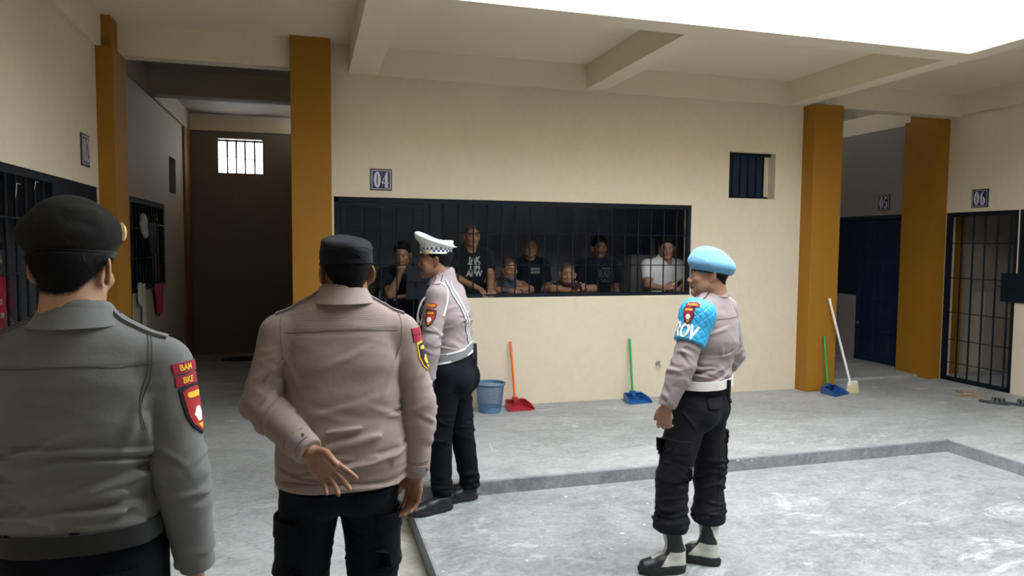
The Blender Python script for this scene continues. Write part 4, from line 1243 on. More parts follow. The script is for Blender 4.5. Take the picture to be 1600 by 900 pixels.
M['white_cloth'] = plain('white_fabric', (0.80, 0.86, 0.88), 0.55)
M['white_belt'] = plain('white_belt_leather', (0.74, 0.72, 0.68), 0.45)
M['grey_band'] = plain('reflective_grey_band', (0.20, 0.21, 0.22), 0.6)
M['piping'] = plain('dark_piping', (0.02, 0.015, 0.015), 0.8)
M['seam'] = plain('seam_thread', (0.16, 0.125, 0.11), 0.9)
M['seam_grey'] = plain('grey_seam_thread', (0.08, 0.082, 0.08), 0.9)
M['red'] = plain('embroidered_red', (0.36, 0.015, 0.015), 0.8)
M['crimson'] = plain('embroidered_crimson', (0.30, 0.01, 0.035), 0.8)
M['yellow'] = plain('embroidered_yellow', (0.80, 0.48, 0.03), 0.7)
M['gold'] = plain('gold_metal', (0.95, 0.75, 0.35), 0.35, 0.5)
M['patch_black'] = plain('embroidered_black', (0.010, 0.010, 0.018), 0.9)
M['arm_blue'] = plain('quilted_sky_blue', (0.03, 0.36, 0.66), 0.5, bs=0.2, bscale=60)
M['arm_blue_dark'] = plain('sky_blue_stitching', (0.01, 0.16, 0.36), 0.6)
M['sole'] = plain('black_rubber_sole', (0.014, 0.014, 0.015), 0.6)
M['check_blue'] = plain('navy_check', (0.015, 0.02, 0.16), 0.6)
M['duty_belt'] = cloth_mat('woven_black_belt', (0.022, 0.024, 0.026), 0.7, 300, 0.1)

def hm(s):
    m = Matrix([[float(s.Rh[i][j])*s.head_sc for j in range(3)] for i in range(3)]).to_4x4(); m.translation = Vector(s.hc.tolist()); return m
def hsdf(s, name, f, mat, box=.2, h=.004, smooth=1):
    c = s.HW(0, 0, .08)
    V, Q = nets(lambda P: f(s.H(P))*s.head_sc, c-box, c+box, h, smooth)
    o = mesh_np(name, V, Q, mat, s.root); s.bv[name] = bvh_of(V, Q); return o
def shield(w, h_):
    return [(-w/2, h_*.5), (-w*.2, h_*.56), (w*.2, h_*.56), (w/2, h_*.5), (w*.5, -.05*h_), (w*.34, -h_*.34), (0, -h_*.56), (-w*.34, -h_*.34), (-w*.5, -.05*h_)]
def emblem(s, c, u, v, w, h_, bg, rim, parent, bv, detail='yellow'):
    """shoulder shield: rim, field, small bird-like device over a banner"""
    surf_shape('patch_rim', bv, c, u, v, shield(w, h_), rim, parent, .0045)
    p = surf_shape('patch', bv, c, u, v, shield(w*.88, h_*.88), bg, parent, .0058)
    V3 = Vector(v); U3 = Vector(u)
    surf_shape('patch_device', bv, Vector(c)-V3*h_*.10, u, v, [(-w*.10, h_*.16), (w*.10, h_*.16), (w*.24, 0), (w*.1, -h_*.16), (-w*.1, -h_*.16), (-w*.24, 0)], 'white' if bg != 'patch_black' else 'yellow', p, .0066)
    surf_shape('patch_device', bv, Vector(c)+V3*h_*.33, u, v, [(-w*.34, 0), (-w*.3, h_*.06), (w*.3, h_*.06), (w*.34, 0), (w*.3, -h_*.06), (-w*.3, -h_*.06)], detail, p, .0066)
    surf_shape('patch_device', bv, Vector(c)-V3*h_*.36, u, v, [(-w*.14, h_*.05), (w*.14, h_*.05), (0, -h_*.07)], detail, p, .0066)
    return p
def col_const(c):
    return lambda l, lat, z, side: np.tile(np.array(c), (len(l), 1))
def pocket_flap(s, bv, c, u, v, w, h_, mat, parent, off=.007, name='pocket_flap', thick=.006):
    return surf_shape(name, bv, c, u, v, [(-w/2, h_/2), (w/2, h_/2), (w/2, -h_*.42), (0, -h_*.5), (-w/2, -h_*.42)], mat, parent, off, thick, 4)
def cargo_pocket(s, bv, c, u, v, w, h_, mat, parent, bulge=.012):
    p = surf_shape('cargo_pocket', bv, c, u, v, [(-w/2, h_/2), (w/2, h_/2), (w*.52, -h_*.4), (w*.45, -h_/2), (-w*.45, -h_/2), (-w*.52, -h_*.4)], mat, parent, bulge, bulge, 5)
    pocket_flap(s, bv, tuple(Vector(c)+Vector(v)*h_*.42), u, v, w*1.08, h_*.36, mat, p, bulge+.005, 'pocket_flap', .006)
    return p

# ================================================================= officer with hands behind his back (centre left)
def officer_centre():
    J = dict(head=(.018, .012, 1.516), neck=(.0, -.012, 1.418), shL=(-.198, 0, 1.306), shR=(.198, 0, 1.300), elL=(-.262, -.035, 1.085), wrL=(-.112, -.212, .962),
             elR=(.262, -.02, 1.055), wrR=(.252, -.030, .800), hipL=(-.100, .02, .84), hipR=(.085, .02, .84), knL=(-.135, .03, .47), knR=(.105, .03, .47), anL=(-.15, 0, .10), anR=(.12, 0, .10))
    T = [(.0, .0, .82, .168, .122), (.003, .01, .95, .182, .142), (.003, .015, 1.08, .180, .142), (.0, .005, 1.22, .178, .125), (.0, 0, 1.31, .160, .098), (0, 0, 1.36, .12, .07)]
    s = Person('officer', 'stout uniformed person in black field cap, one open palm behind the back', (.11, 2.5, 0), J, 0, head=(8, 3, 0),
               skin=(.33, .165, .10), torso=T, h=.0045, fat=.004)
    s.lo = (-.42, -.36, 0); s.hi = (.42, .26, 1.72); s.gz = 0
    s.hands['handL'] = ((.62, -.05, -.66), (-.12, -1, -.10), dict(curls=[(.10, .18, .15), (.25, .25, .2), (.35, .35, .25), (.40, .45, .3)], spread=1.7, thumb=(.55, 1.0), sc=1.10))
    s.hands['handR'] = ((-.10, .06, -1), (-.85, -.55, 0), dict(curls=[(.25, .3, .2), (.35, .4, .25), (.4, .45, .3), (.45, .5, .3)], spread=1.0, thumb=(.9, .3), sc=1.0))
    s.skull_cut = .088
    s.body()
    fl_ = [((-.14, -.17, 1.00), (.16, -.17, 1.02), .012, .007), ((-.16, -.17, 1.045), (.02, -.17, 1.03), .010, .006), ((.0, -.17, 1.065), (.18, -.16, 1.10), .012, .006),
           ((-.10, -.17, .945), (.17, -.16, .99), .012, .007), ((-.06, -.16, .90), (.12, -.16, .915), .010, .005),
           ((-.19, -.08, 1.24), (-.13, -.15, 1.10), .016, .0025), ((.19, -.08, 1.23), (.13, -.15, 1.09), .016, .0025), ((.15, -.15, .88), (.21, -.10, .95), .015, .006),
           ((-.20, -.10, .98), (-.12, -.16, .93), .014, .007)]
    rg_ = random.Random(4)
    fl_ += [((x, -.20+.3*x*x*6, 1.330), (x+rg_.uniform(-.006, .006), -.20+.3*x*x*6, 1.330-rg_.uniform(.04, .09)), .0055, .0017) for x in [-.15+.0136*i+rg_.uniform(-.004, .004) for i in range(23)]]
    s.shirt('taupe', hem=.80, add=.017, cuff=(.018, .022, .022), fold=.006, extra=fl_, yoke=1.332, seed=11, h=.0045, flare=.030)
    s.trousers('navy_cloth', top=.92, rads=((.112, .115), (.088, .094), (.070, .075)), cut=.06, seat=.05, hipr=(.182, .136))
    bs_ = [s.bv['shirt']]
    s.collar('taupe_smooth', r=.072, zt=.050, drop=.050, flare=.032)
    surf_strip('yoke_seam', bs_, [(-.185, -.08, 1.325), (-.10, -.12, 1.331), (0, -.13, 1.334), (.10, -.12, 1.331), (.185, -.08, 1.325)], .0035, 'seam', s.root, .0015, .002, .012)
    for sg in (-1, 1):
        surf_strip('armhole_seam', bs_, [(sg*.185, .0, 1.40), (sg*.196, -.05, 1.35), (sg*.198, -.09, 1.29), (sg*.190, -.11, 1.23)], .002, 'seam', s.root, .0012, .002, .012)
    surf_strip('hem_seam', bs_, [(-.20, -.09, .832), (-.10, -.15, .832), (0, -.17, .832), (.10, -.15, .832), (.21, -.09, .832)], .0025, 'seam', s.root, .0012, .002, .012)
    for side in 'LR': s.epaulette(side, 'taupe_plain', 'piping')
    # cuffs with a tab and button
    for side, c, u, v in (('L', (-.150, -.215, 1.00), (.72, -.1, -.6), None), ('R', (.235, -.085, .835), (1, 0, .1), None)):
        el, wr = Vector(s.J['el'+side].tolist()), Vector(s.J['wr'+side].tolist()); ax = (wr-el).normalized()
        toc = Vector((0, -1, .05)); n = (toc-ax*toc.dot(ax)).normalized(); uu = n.cross(-ax).normalized()*-1
        vv = -ax; uu = vv.cross(n)
        cc = wr-ax*.028+n*.03
        tb = surf_shape('cuff_tab', bs_, tuple(cc+uu*.010), uu, vv, [(-.03, .012), (.025, .012), (.033, 0), (.025, -.012), (-.03, -.012)], 'taupe_plain', s.root, .007, .004)
        q = surf_point(bs_, cc+uu*.03, n, .08)[0]
        m = n.to_track_quat('Z', 'Y').to_matrix().to_4x4(); m.translation = q+n*.006
        MB().lathe([(0, .003), (.003, .0022), (.006, .0035), (.0065, 0)], n=16).build('button', 'seam', tb, smooth=True, mtx=m)
        surf_strip('cuff_seam', bs_, [tuple(wr-ax*.055+n*.03+uu*x) for x in (-.04, -.02, 0, .02, .04)], .0025, 'seam', s.root, .0012, .002, .01)
    # sleeve patches, right arm
    u, v = (.42, .90, 0), (0.06, 0, 1)
    surf_shape('name_tape', bs_, (.262, -.035, 1.315), u, v, [(-.038, .010), (.038, .012), (.038, -.010), (-.038, -.012)], 'crimson', s.root, .0045)
    surf_shape('name_tape', bs_, (.268, -.035, 1.290), u, v, [(-.038, .010), (.038, .012), (.038, -.010), (-.038, -.012)], 'crimson', s.root, .0045)
    emblem(s, (.285, -.035, 1.225), u, v, .072, .095, 'patch_black', 'yellow', s.root, bs_)
    # cargo pockets
    bt = [s.bv['trousers']]
    cargo_pocket(s, bt, (-.245, -.02, .57), (.25, -.97, 0), (0, 0, 1), .15, .18, 'navy_cloth', s.root)
    cargo_pocket(s, bt, (.20, -.02, .57), (.25, .97, 0), (0, 0, 1), .15, .18, 'navy_cloth', s.root)
    pocket_flap(s, bt, (-.10, -.16, .76), (1, 0, 0), (0, 0, 1), .12, .05, 'navy_cloth', s.root)
    pocket_flap(s, bt, (.10, -.16, .76), (1, 0, 0), (0, 0, 1), .12, .05, 'navy_cloth', s.root)
    # hair and field cap
    s.hair(.010, strands=6000, length=.014, cover=lambda q: .034+0*q[:, 0], hh=.003, width=.0008)
    def cap(q):
        x, y, z = q[:, 0], q[:, 1], q[:, 2]
        rx, ry = .0885, .1170
        k = (np.sqrt((x/rx)**2+((y+.008)/ry)**2)-1)*rx
        fl2 = sstep(z, .06, .11)*.004
        top = z-(.116+.20*(y+.005)+.006*np.exp(-(x/.05)**2))
        d = smax(k+fl2*.9-.0035*(ridges(q, (16, 16, 40), 5)-.35), top, .022)
        return smax(d, .030-.06*(y)*0-z, .003)
    c = hsdf(s, 'field_cap', cap, 'cap_cloth', h=.003)
    bc = [s.bv['field_cap']]; W = lambda x, y, z: tuple(s.HW(x, y, z).tolist())
    # adjusting strap and arch at the back
    arch = [W(.034*math.cos(a), -.128, .040+.030*math.sin(a)) for a in [math.pi*i/12 for i in range(13)]]
    surf_strip('cap_opening', bc, [W(-.024, -.125, .050), W(0, -.128, .052), W(.024, -.125, .050)], .028, 'hair', c, .0045, .004, .008)
    surf_strip('cap_arch_piping', bc, arch, .009, 'cap_cloth', c, .0075, .006, .006)
    surf_strip('cap_strap', bc, [W(-.040, -.118, .038), W(0, -.128, .038), W(.040, -.118, .038)], .013, 'cap_cloth', c, .0075, .005, .008)
    surf_strip('cap_seam', bc, [W(-.086, -.02, .088), W(-.06, -.08, .080), W(0, -.112, .076), W(.06, -.08, .080), W(.086, -.02, .088)], .003, 'piping', c, .002, .002, .008)
    mb = MB(); vs = []
    for zz in (.034, .037):
        for i in range(13):
            a = math.pi*i/12; vs.append((.080*math.cos(a), .070+.085*math.sin(a), zz-.016*math.sin(a)))
    mb.add(vs, [tuple(range(12, -1, -1)), tuple(range(13, 26))]+[(i, (i+1) % 13, 13+(i+1) % 13, 13+i) for i in range(13)])
    mb.build('visor', 'cap_cloth', c, mtx=hm(s))
    s.eyes()
    for side, hy in (('L', -.10), ('R', -.10)):
        x = float(s.J['an'+side][0]); s.sole_shoe(side, (x, hy), (x+(-.04 if side == 'L' else .04), .18), 'leather', 'sole', col_const((.015, .015, .016)))
    return s

# ================================================================= officer in dark beret (front left)
def officer_front():
    J = dict(head=(-.006, .02, 1.553), neck=(.006, -.005, 1.420), shL=(-.200, -.01, 1.318), shR=(.182, 0, 1.312), elL=(-.245, -.01, 1.06), wrL=(-.25, .02, .80),
             elR=(.222, -.02, 1.065), wrR=(.248, .02, .795), hipL=(-.09, .0, .86), hipR=(.09, 0, .86), knL=(-.11, .02, .48), knR=(.11, .02, .48), anL=(-.12, 0, .10), anR=(.12, 0, .10))
    T = [(.0, .0, .83, .160, .115), (.0, .0, .92, .148, .105), (0, 0, 1.02, .146, .100), (0, 0, 1.18, .166, .110), (0, 0, 1.29, .168, .100), (0, 0, 1.36, .12, .07)]
    s = Person('officer', 'uniformed person nearest the viewer in dark grey beret and grey shirt, seen from behind', (-.53, 1.9, 0), J, 0, head=(-13, 4, 0),
               skin=(.42, .235, .145), torso=T, h=.0045)
    s.lo = (-.36, -.26, 0); s.hi = (.37, .26, 1.74); s.gz = 0
    s.hands['handL'] = ((0, .1, -1), (1, 0, 0), dict(curl=(.3, .4, .3))); s.hands['handR'] = ((0, .1, -1), (-1, 0, 0), dict(curl=(.3, .4, .3)))
    s.skull_cut = .088
    s.body()
    fl_ = [((-.15, -.12, .99), (.15, -.12, .995), .010, .010), ((-.10, -.12, 1.025), (.16, -.11, 1.04), .010, .008), ((-.17, -.11, 1.02), (-.02, -.13, .975), .009, .007),
           ((.04, -.12, 1.055), (.17, -.08, 1.08), .011, .008), ((-.17, -.08, 1.06), (-.05, -.12, 1.045), .010, .006), ((.165, -.09, 1.27), (.12, -.13, 1.12), .018, .0035),
           ((-.165, -.09, 1.27), (-.13, -.13, 1.12), .018, .003), ((.16, -.09, 1.22), (.17, -.07, 1.08), .014, .004), ((-.13, -.13, 1.09), (.0, -.13, 1.13), .014, .004), ((.02, -.13, .965), (.17, -.09, .955), .010, .009)]
    s.shirt('grey_cloth', hem=.935, add=.014, cuff=(.018, .022, .020), fold=.006, extra=fl_, yoke=1.335, seed=21, blouse=.008, h=.004)
    s.trousers('navy_cloth', top=.955, cut=.05, seat=.04, rads=((.100, .105), (.075, .08), (.066, .07)), hipr=(.168, .122))
    bs_ = [s.bv['shirt']]
    s.collar('grey_cloth', r=.070, zt=.046, drop=.044, flare=.028)
    surf_strip('yoke_seam', bs_, [(-.19, -.08, 1.333), (-.10, -.12, 1.336), (0, -.13, 1.337), (.10, -.12, 1.336), (.18, -.08, 1.333)], .0025, 'seam_grey', s.root, .0012, .002, .012)
    for dx in (0, .008):
        surf_strip('armhole_seam', bs_, [(.150+dx, .0, 1.42), (.166+dx, -.06, 1.37), (.168+dx, -.10, 1.30), (.160+dx, -.12, 1.24), (.158+dx, -.10, 1.18)], .002, 'seam_grey', s.root, .0012, .002, .012)
    surf_strip('armhole_seam', bs_, [(-.160, .0, 1.42), (-.176, -.06, 1.37), (-.178, -.10, 1.30), (-.172, -.12, 1.24), (-.165, -.10, 1.18)], .002, 'seam_grey', s.root, .0012, .002, .012)
    for side in 'LR': s.epaulette(side, 'grey_cloth', 'piping', .052)
    u, v = (.32, .95, 0), (-.16, 0, 1)
    for k, tx in enumerate(('BAM', 'BKE')):
        c = (.240+.010*k, -.030, 1.315-.030*k)
        surf_shape('name_tape', bs_, c, u, v, [(-.042, .013), (.042, .013), (.042, -.013), (-.042, -.013)], 'crimson', s.root, .004)
        surf_text('patch_lettering', bs_, tx, Vector(c)+Vector(u)*-.012, u, v, .021, 'yellow', s.root, .0050, .9, .0006)
    emblem(s, (.265, -.030, 1.210), u, v, .078, .115, 'red', 'patch_black', s.root, bs_)
    bb = [s.bv['trousers'], s.bv['core']]
    b = ring_band('duty_belt', bb, (0, 0, 0), (0, 0), .912, .960, 'duty_belt', s.root, .009, .007)
    bb2 = bb
    for x in (-.115, .02, .125):
        pt = surf_point(bb, Vector((x, -.13, .935)), Vector((0, -1, 0)))[0]
        MB().box(x-.011, x+.011, pt.y-.020, pt.y-.008,   .902, .9635).build('belt_loop', 'navy_cloth', s.root, bevel=.002)
    pocket_flap(s, [s.bv['trousers']], (-.075, -.15, .83), (1, 0, 0), (0, 0, 1), .12, .045, 'navy_cloth', s.root)
    pocket_flap(s, [s.bv['trousers']], (.085, -.15, .83), (1, 0, 0), (0, 0, 1), .12, .045, 'navy_cloth', s.root)
    s.hair(.013, strands=12000, length=.018, cover=lambda q: .036+0*q[:, 0], hh=.003, width=.0008, seed=3)
    def beret(q):
        c, sn = math.cos(R(13)), math.sin(R(13))
        w_ = np.stack([q[:, 0]*c-q[:, 1]*(-sn), -q[:, 0]*sn+q[:, 1]*c, q[:, 2]], 1)     # roughly back to the body's axes
        d = ell(w_, (-.016, 0, .078), (.104, .116, .045))
        d = smin(d, ell(w_, (.046, .01, .096), (.048, .085, .028)), .04)
        d = smin(d, seg(w_, (-.008, 0, .040), (-.008, 0, .075), (.092, .104), (.100, .112), (1, 0, 0)), .03)
        d = d-folds(w_, [((-.09, -.09, .075), (.09, -.09, .10), .014, -.004), ((.0, -.10, .14), (.10, -.05, .135), .02, .004), ((-.09, -.09, .052), (.02, -.11, .060), .012, .005)])-.006*(ridges(w_, (7, 7, 12), 4)-.4)
        return smax(d, .026-w_[:, 2], .006)
    c = hsdf(s, 'beret', beret, 'felt_black', h=.004)
    bc = [s.bv['beret']]
    ringp = []
    for i in range(41):
        a = 2*math.pi*i/40; ringp.append(tuple(s.HW(.090*math.cos(a), .108*math.sin(a), .034).tolist()))
    surf_strip('beret_band', bc, ringp, .016, 'duty_belt', c, .003, .004, .012)
    cc = s.HW(.100, .030, .092); n = unit(s.Rh@A(.90, .30, .1)); vv = unit(np.cross(n, unit(np.cross(A(0, 0, 1), n)))); uu = np.cross(vv, n)
    g = surf_shape('beret_badge', bc, tuple(cc.tolist()), tuple(uu.tolist()), tuple(vv.tolist()), [(-.010, .011), (-.004, .015), (0, .024), (.004, .015), (.010, .011), (.013, .0), (.010, -.010), (.004, -.020), (-.004, -.020), (-.010, -.010), (-.013, 0)], 'gold', c, .006, .005)
    s.eyes()
    for side in 'LR':
        x = float(s.J['an'+side][0]); s.sole_shoe(side, (x, -.08), (x*1.3, .19), 'leather', 'sole', col_const((.015, .015, .016)))
    return s

# ================================================================= officer with white peaked cap
def officer_white_cap():
    J = dict(head=(-.098, .01, 1.605), neck=(-.045, .0, 1.490), shL=(-.115, -.145, 1.385), shR=(.055, .155, 1.385), elL=(-.165, -.215, 1.110), wrL=(-.185, -.215, .875),
             elR=(.12, .16, 1.13), wrR=(.02, .28, .98), hipL=(-.045, -.085, .90), hipR=(.035, .075, .90), knL=(-.085, -.06, .50), knR=(.085, .06, .50), anL=(-.062, -.035, .10), anR=(.150, .08, .105))
    T = [(.03, -.01, .88, .150, .120), (.0, .0, .99, .140, .105), (-.01, .0, 1.10, .142, .108), (-.02, 0, 1.25, .165, .125), (-.03, 0, 1.34, .15, .10), (-.04, 0, 1.41, .11, .07)]
    s = Person('officer', 'uniformed person in white peaked cap with checkered band and reflective cross strap', (.88, 4.45, -.09), J, 58, head=(76, 0, 0),
               skin=(.27, .135, .085), torso=T, h=.0055, fat=.003)
    s.lo = (-.42, -.42, 0); s.hi = (.42, .45, 1.84); s.gz = 0
    s.hands['handL'] = ((.0, .1, -1), (.6, .5, 0), dict(curl=(.5, .6, .4))); s.hands['handR'] = ((-.8, .5, 0), (0, -.3, -1), dict(curl=(.5, .6, .4)))
    s.skull_cut = .088
    s.body()
    s.shirt('taupe_plain', hem=1.005, add=.015, cuff=(.017, .018, .017), fold=.0065, yoke=None, seed=31, blouse=.010, h=.0055)
    s.trousers('navy_cloth', top=1.03, rads=((.108, .112), (.078, .082), (.062, .066)), cut=.085, seat=.055, fold=.006, seed=33, hipr=(.158, .125))
    bs_ = [s.bv['shirt']]; bt = [s.bv['trousers']]; bb = [s.bv['core']]+bt
    s.collar('taupe_plain', r=.060, zt=.030, drop=.036, flare=.020)
    b = ring_band('reflective_belt', bb, (0, 0, 0), (.25, 0), .985, 1.042, 'grey_band', s.root, .006, .005)
    for z0, z1 in ((.982, .993), (1.034, 1.045)): ring_band('belt_edge', bb, (0, 0, 0), (.25, 0), z0, z1, 'white', b, .0085, .004)
    # cross strap from the left shoulder to the right hip
    p = [(-.105, -.02, 1.470), (-.045, -.10, 1.45), (.02, -.14, 1.38), (.08, -.13, 1.26), (.12, -.09, 1.14), (.135, -.05, 1.03)]
    surf_strip('cross_strap', bs_, p, .042, 'grey_band', s.root, .006, .005, .015, .010, 'white')
    ck = surf_point(bb, Vector((.15, -.03, 1.02)), Vector((.8, -.6, 0)))[0]
    MB().box(-.022, .022, -.006, .006, -.030, .030).build('strap_buckle', 'steel', s.root, bevel=.003, mtx=Matrix.Translation(ck+Vector((.009, -.007, 0))) @ Matrix.Rotation(R(50), 4, 'Z'))
    MB().tube([ck+Vector((.014, -.012, .05)), ck+Vector((.016, -.016, 0)), ck+Vector((.018, -.02, -.09))], .011, 8).build('hanging_strap', 'black', s.root, smooth=True)
    # white cord round the shoulder
    cord = [(-.10, -.12, 1.435), (-.055, -.20, 1.40), (-.05, -.215, 1.33), (-.08, -.23, 1.27)]
    surf_strip('shoulder_cord', bs_, cord, .012, 'white', s.root, .008, .007, .012)
    MB().tube(smooth_path(densify([(-.12, -.12, 1.43), (-.20, -.15, 1.38), (-.235, -.14, 1.30), (-.225, -.11, 1.22), (-.18, -.06, 1.20), (-.15, .0, 1.34)], .02), 4), .0055, 8).build('chest_cord', 'white', s.root, smooth=True)
    MB().tube(smooth_path(densify([(-.12, -.10, 1.42), (-.21, -.11, 1.35), (-.235, -.09, 1.25), (-.21, -.05, 1.17), (-.17, .0, 1.30)], .02), 4), .0045, 8).build('chest_cord', 'white', s.root, smooth=True)
    s.epaulette('L', 'taupe_plain', 'piping', .045); s.epaulette('R', 'taupe_plain', 'piping', .045)
    th = R(-38); u, v = (math.cos(th), math.sin(th), 0), (0.10, 0, 1)
    surf_shape('name_tape', bs_, (-.175, -.235, 1.335), u, v, [(-.032, .008), (-.02, .017), (.02, .017), (.032, .008), (.030, -.010), (-.030, -.010)], 'red', s.root, .006)
    surf_text('patch_lettering', bs_, 'POLDA', Vector((-.175, -.235, 1.338)), u, v, .017, 'yellow', s.root, .0072, .9, .0004)
    emblem(s, (-.182, -.24, 1.262), u, v, .066, .095, 'red', 'patch_black', s.root, bs_)
    # reflective gauntlet below the sleeve
    wr = Vector(s.J['wrL'].tolist()); el = Vector(s.J['elL'].tolist()); ax = (wr-el).normalized()
    gq = MB().tube([wr-ax*.01, wr+ax*.03, wr+ax*.075], [.040, .043, .046], 20).build('gauntlet', 'patch_black', s.root, smooth=True)
    for a in (-.022, .016):
        MB().box(-.004, .004, -.0015, .0015, -.045, .045).build('gauntlet_stripe', 'white', gq, mtx=Matrix.Translation(wr+ax*.033+Vector((a, -math.sqrt(.045**2-a*a)-.001, 0))) @ Matrix.Rotation(R(10), 4, 'Y'))
    # back pocket slit and creases
    surf_strip('pocket_slit', bt, [(-.03, -.15, .915), (.03, -.15, .925), (.09, -.12, .93)], .006, 'navy_cloth', s.root, .0025, .002, .01)
    s.hair(.009, strands=2500, length=.010, cover=lambda q: .055+0*q[:, 0], hh=.004, seed=5)
    # peaked cap: band, crown, visor
    def crown(q):
        x, y, z = q[:, 0], q[:, 1], q[:, 2]-.026
        t = (y+.13)/.26
        zc = .058+.078*np.clip(t, 0, 1.1)**1.15
        hh = .0045+.036*np.clip(t, 0, 1.05)**1.4
        r_ = np.sqrt((x/.112)**2+((y+.004)/.138)**2)
        k = np.sqrt(np.clip(r_, 0, None)**4+((z-zc)/hh)**2*1.0)
        d = (k-1)*hh*.8
        lower = smax(np.sqrt((x/(.084))**2+((y+.005)/.100)**2)*.084-.084-.22*np.clip(z-.06, 0, 1), np.abs(z-.072)-.028, .004)
        return smin(d, lower, .02)
    c = hsdf(s, 'peaked_cap', crown, 'white_cloth', h=.004)
    mb = MB(); mb2 = MB(); n = 44; rows = 3
    z0, z1 = .052, .082
    for mbx, par in ((mb, 0), (mb2, 1)):
        for r_ in range(rows-1):
            for i in range(n):
                if (i+r_) % 2 != par: continue
                q = []
                for rr, zz in ((.0862, r_), (.0862, r_+1)):
                    for k in (i, i+1):
                        a = 2*math.pi*k/n; q.append((rr*math.cos(a), -.005+.102*math.sin(a), z0+(z1-z0)*zz/(rows-1)))
                q2 = [(p[0]*.96, p[1]*.96, p[2]) for p in q]
                mbx.add(q+q2, [(0, 1, 3, 2), (4, 6, 7, 5), (0, 4, 5, 1), (2, 3, 7, 6), (0, 2, 6, 4), (1, 5, 7, 3)])
    mb.build('checkered_band', 'white', c, mtx=hm(s)); mb2.build('checkered_band', 'check_blue', c, mtx=hm(s))
    MB().lathe([(.087, .042), (.089, .045), (.089, .050), (.087, .053), (.082, .053), (.082, .042)], (0, -.005, 0), 48, 1, 1.17, closed=True).build('band_trim', 'white', c, smooth=True, mtx=hm(s))
    mbv = MB(); vs = []
    for zz in (.050, .054):
        for i in range(17):
            a = math.pi*i/16; vs.append((.083*math.cos(a), .055+.085*math.sin(a), zz-.034*math.sin(a)))
    mbv.add(vs, [tuple(range(16, -1, -1)), tuple(range(17, 34))]+[(i, (i+1) % 17, 17+(i+1) % 17, 17+i) for i in range(17)])
    mbv.build('visor', plain('glossy_black_visor', (.008, .008, .01), .12), c, mtx=hm(s))
    gb = MB()
    gb.box(-.003, .003, -.016, .016, -.004, .004)
    for sg in (-1, 1):
        q = s.HW(sg*.080, .045, .056); m = hm(s).copy(); m.translation = Vector(q.tolist())
        MB().box(-.004, .004, -.022, .022, -.006, .006).build('chin_strap', 'gold', c, bevel=.002, mtx=m @ Matrix.Rotation(R(sg*28), 4, 'Z'))
    s.eyes()
    bl = col_const((.014, .014, .016))
    s.sole_shoe('L', (-.005, -.055), (-.285, -.125), 'leather', 'sole', bl, sole_t=.036, tall=1.15); s.sole_shoe('R', (.195, .085), (-.07, .06), 'leather', 'sole', bl, sole_t=.036, tall=1.15)
    return s

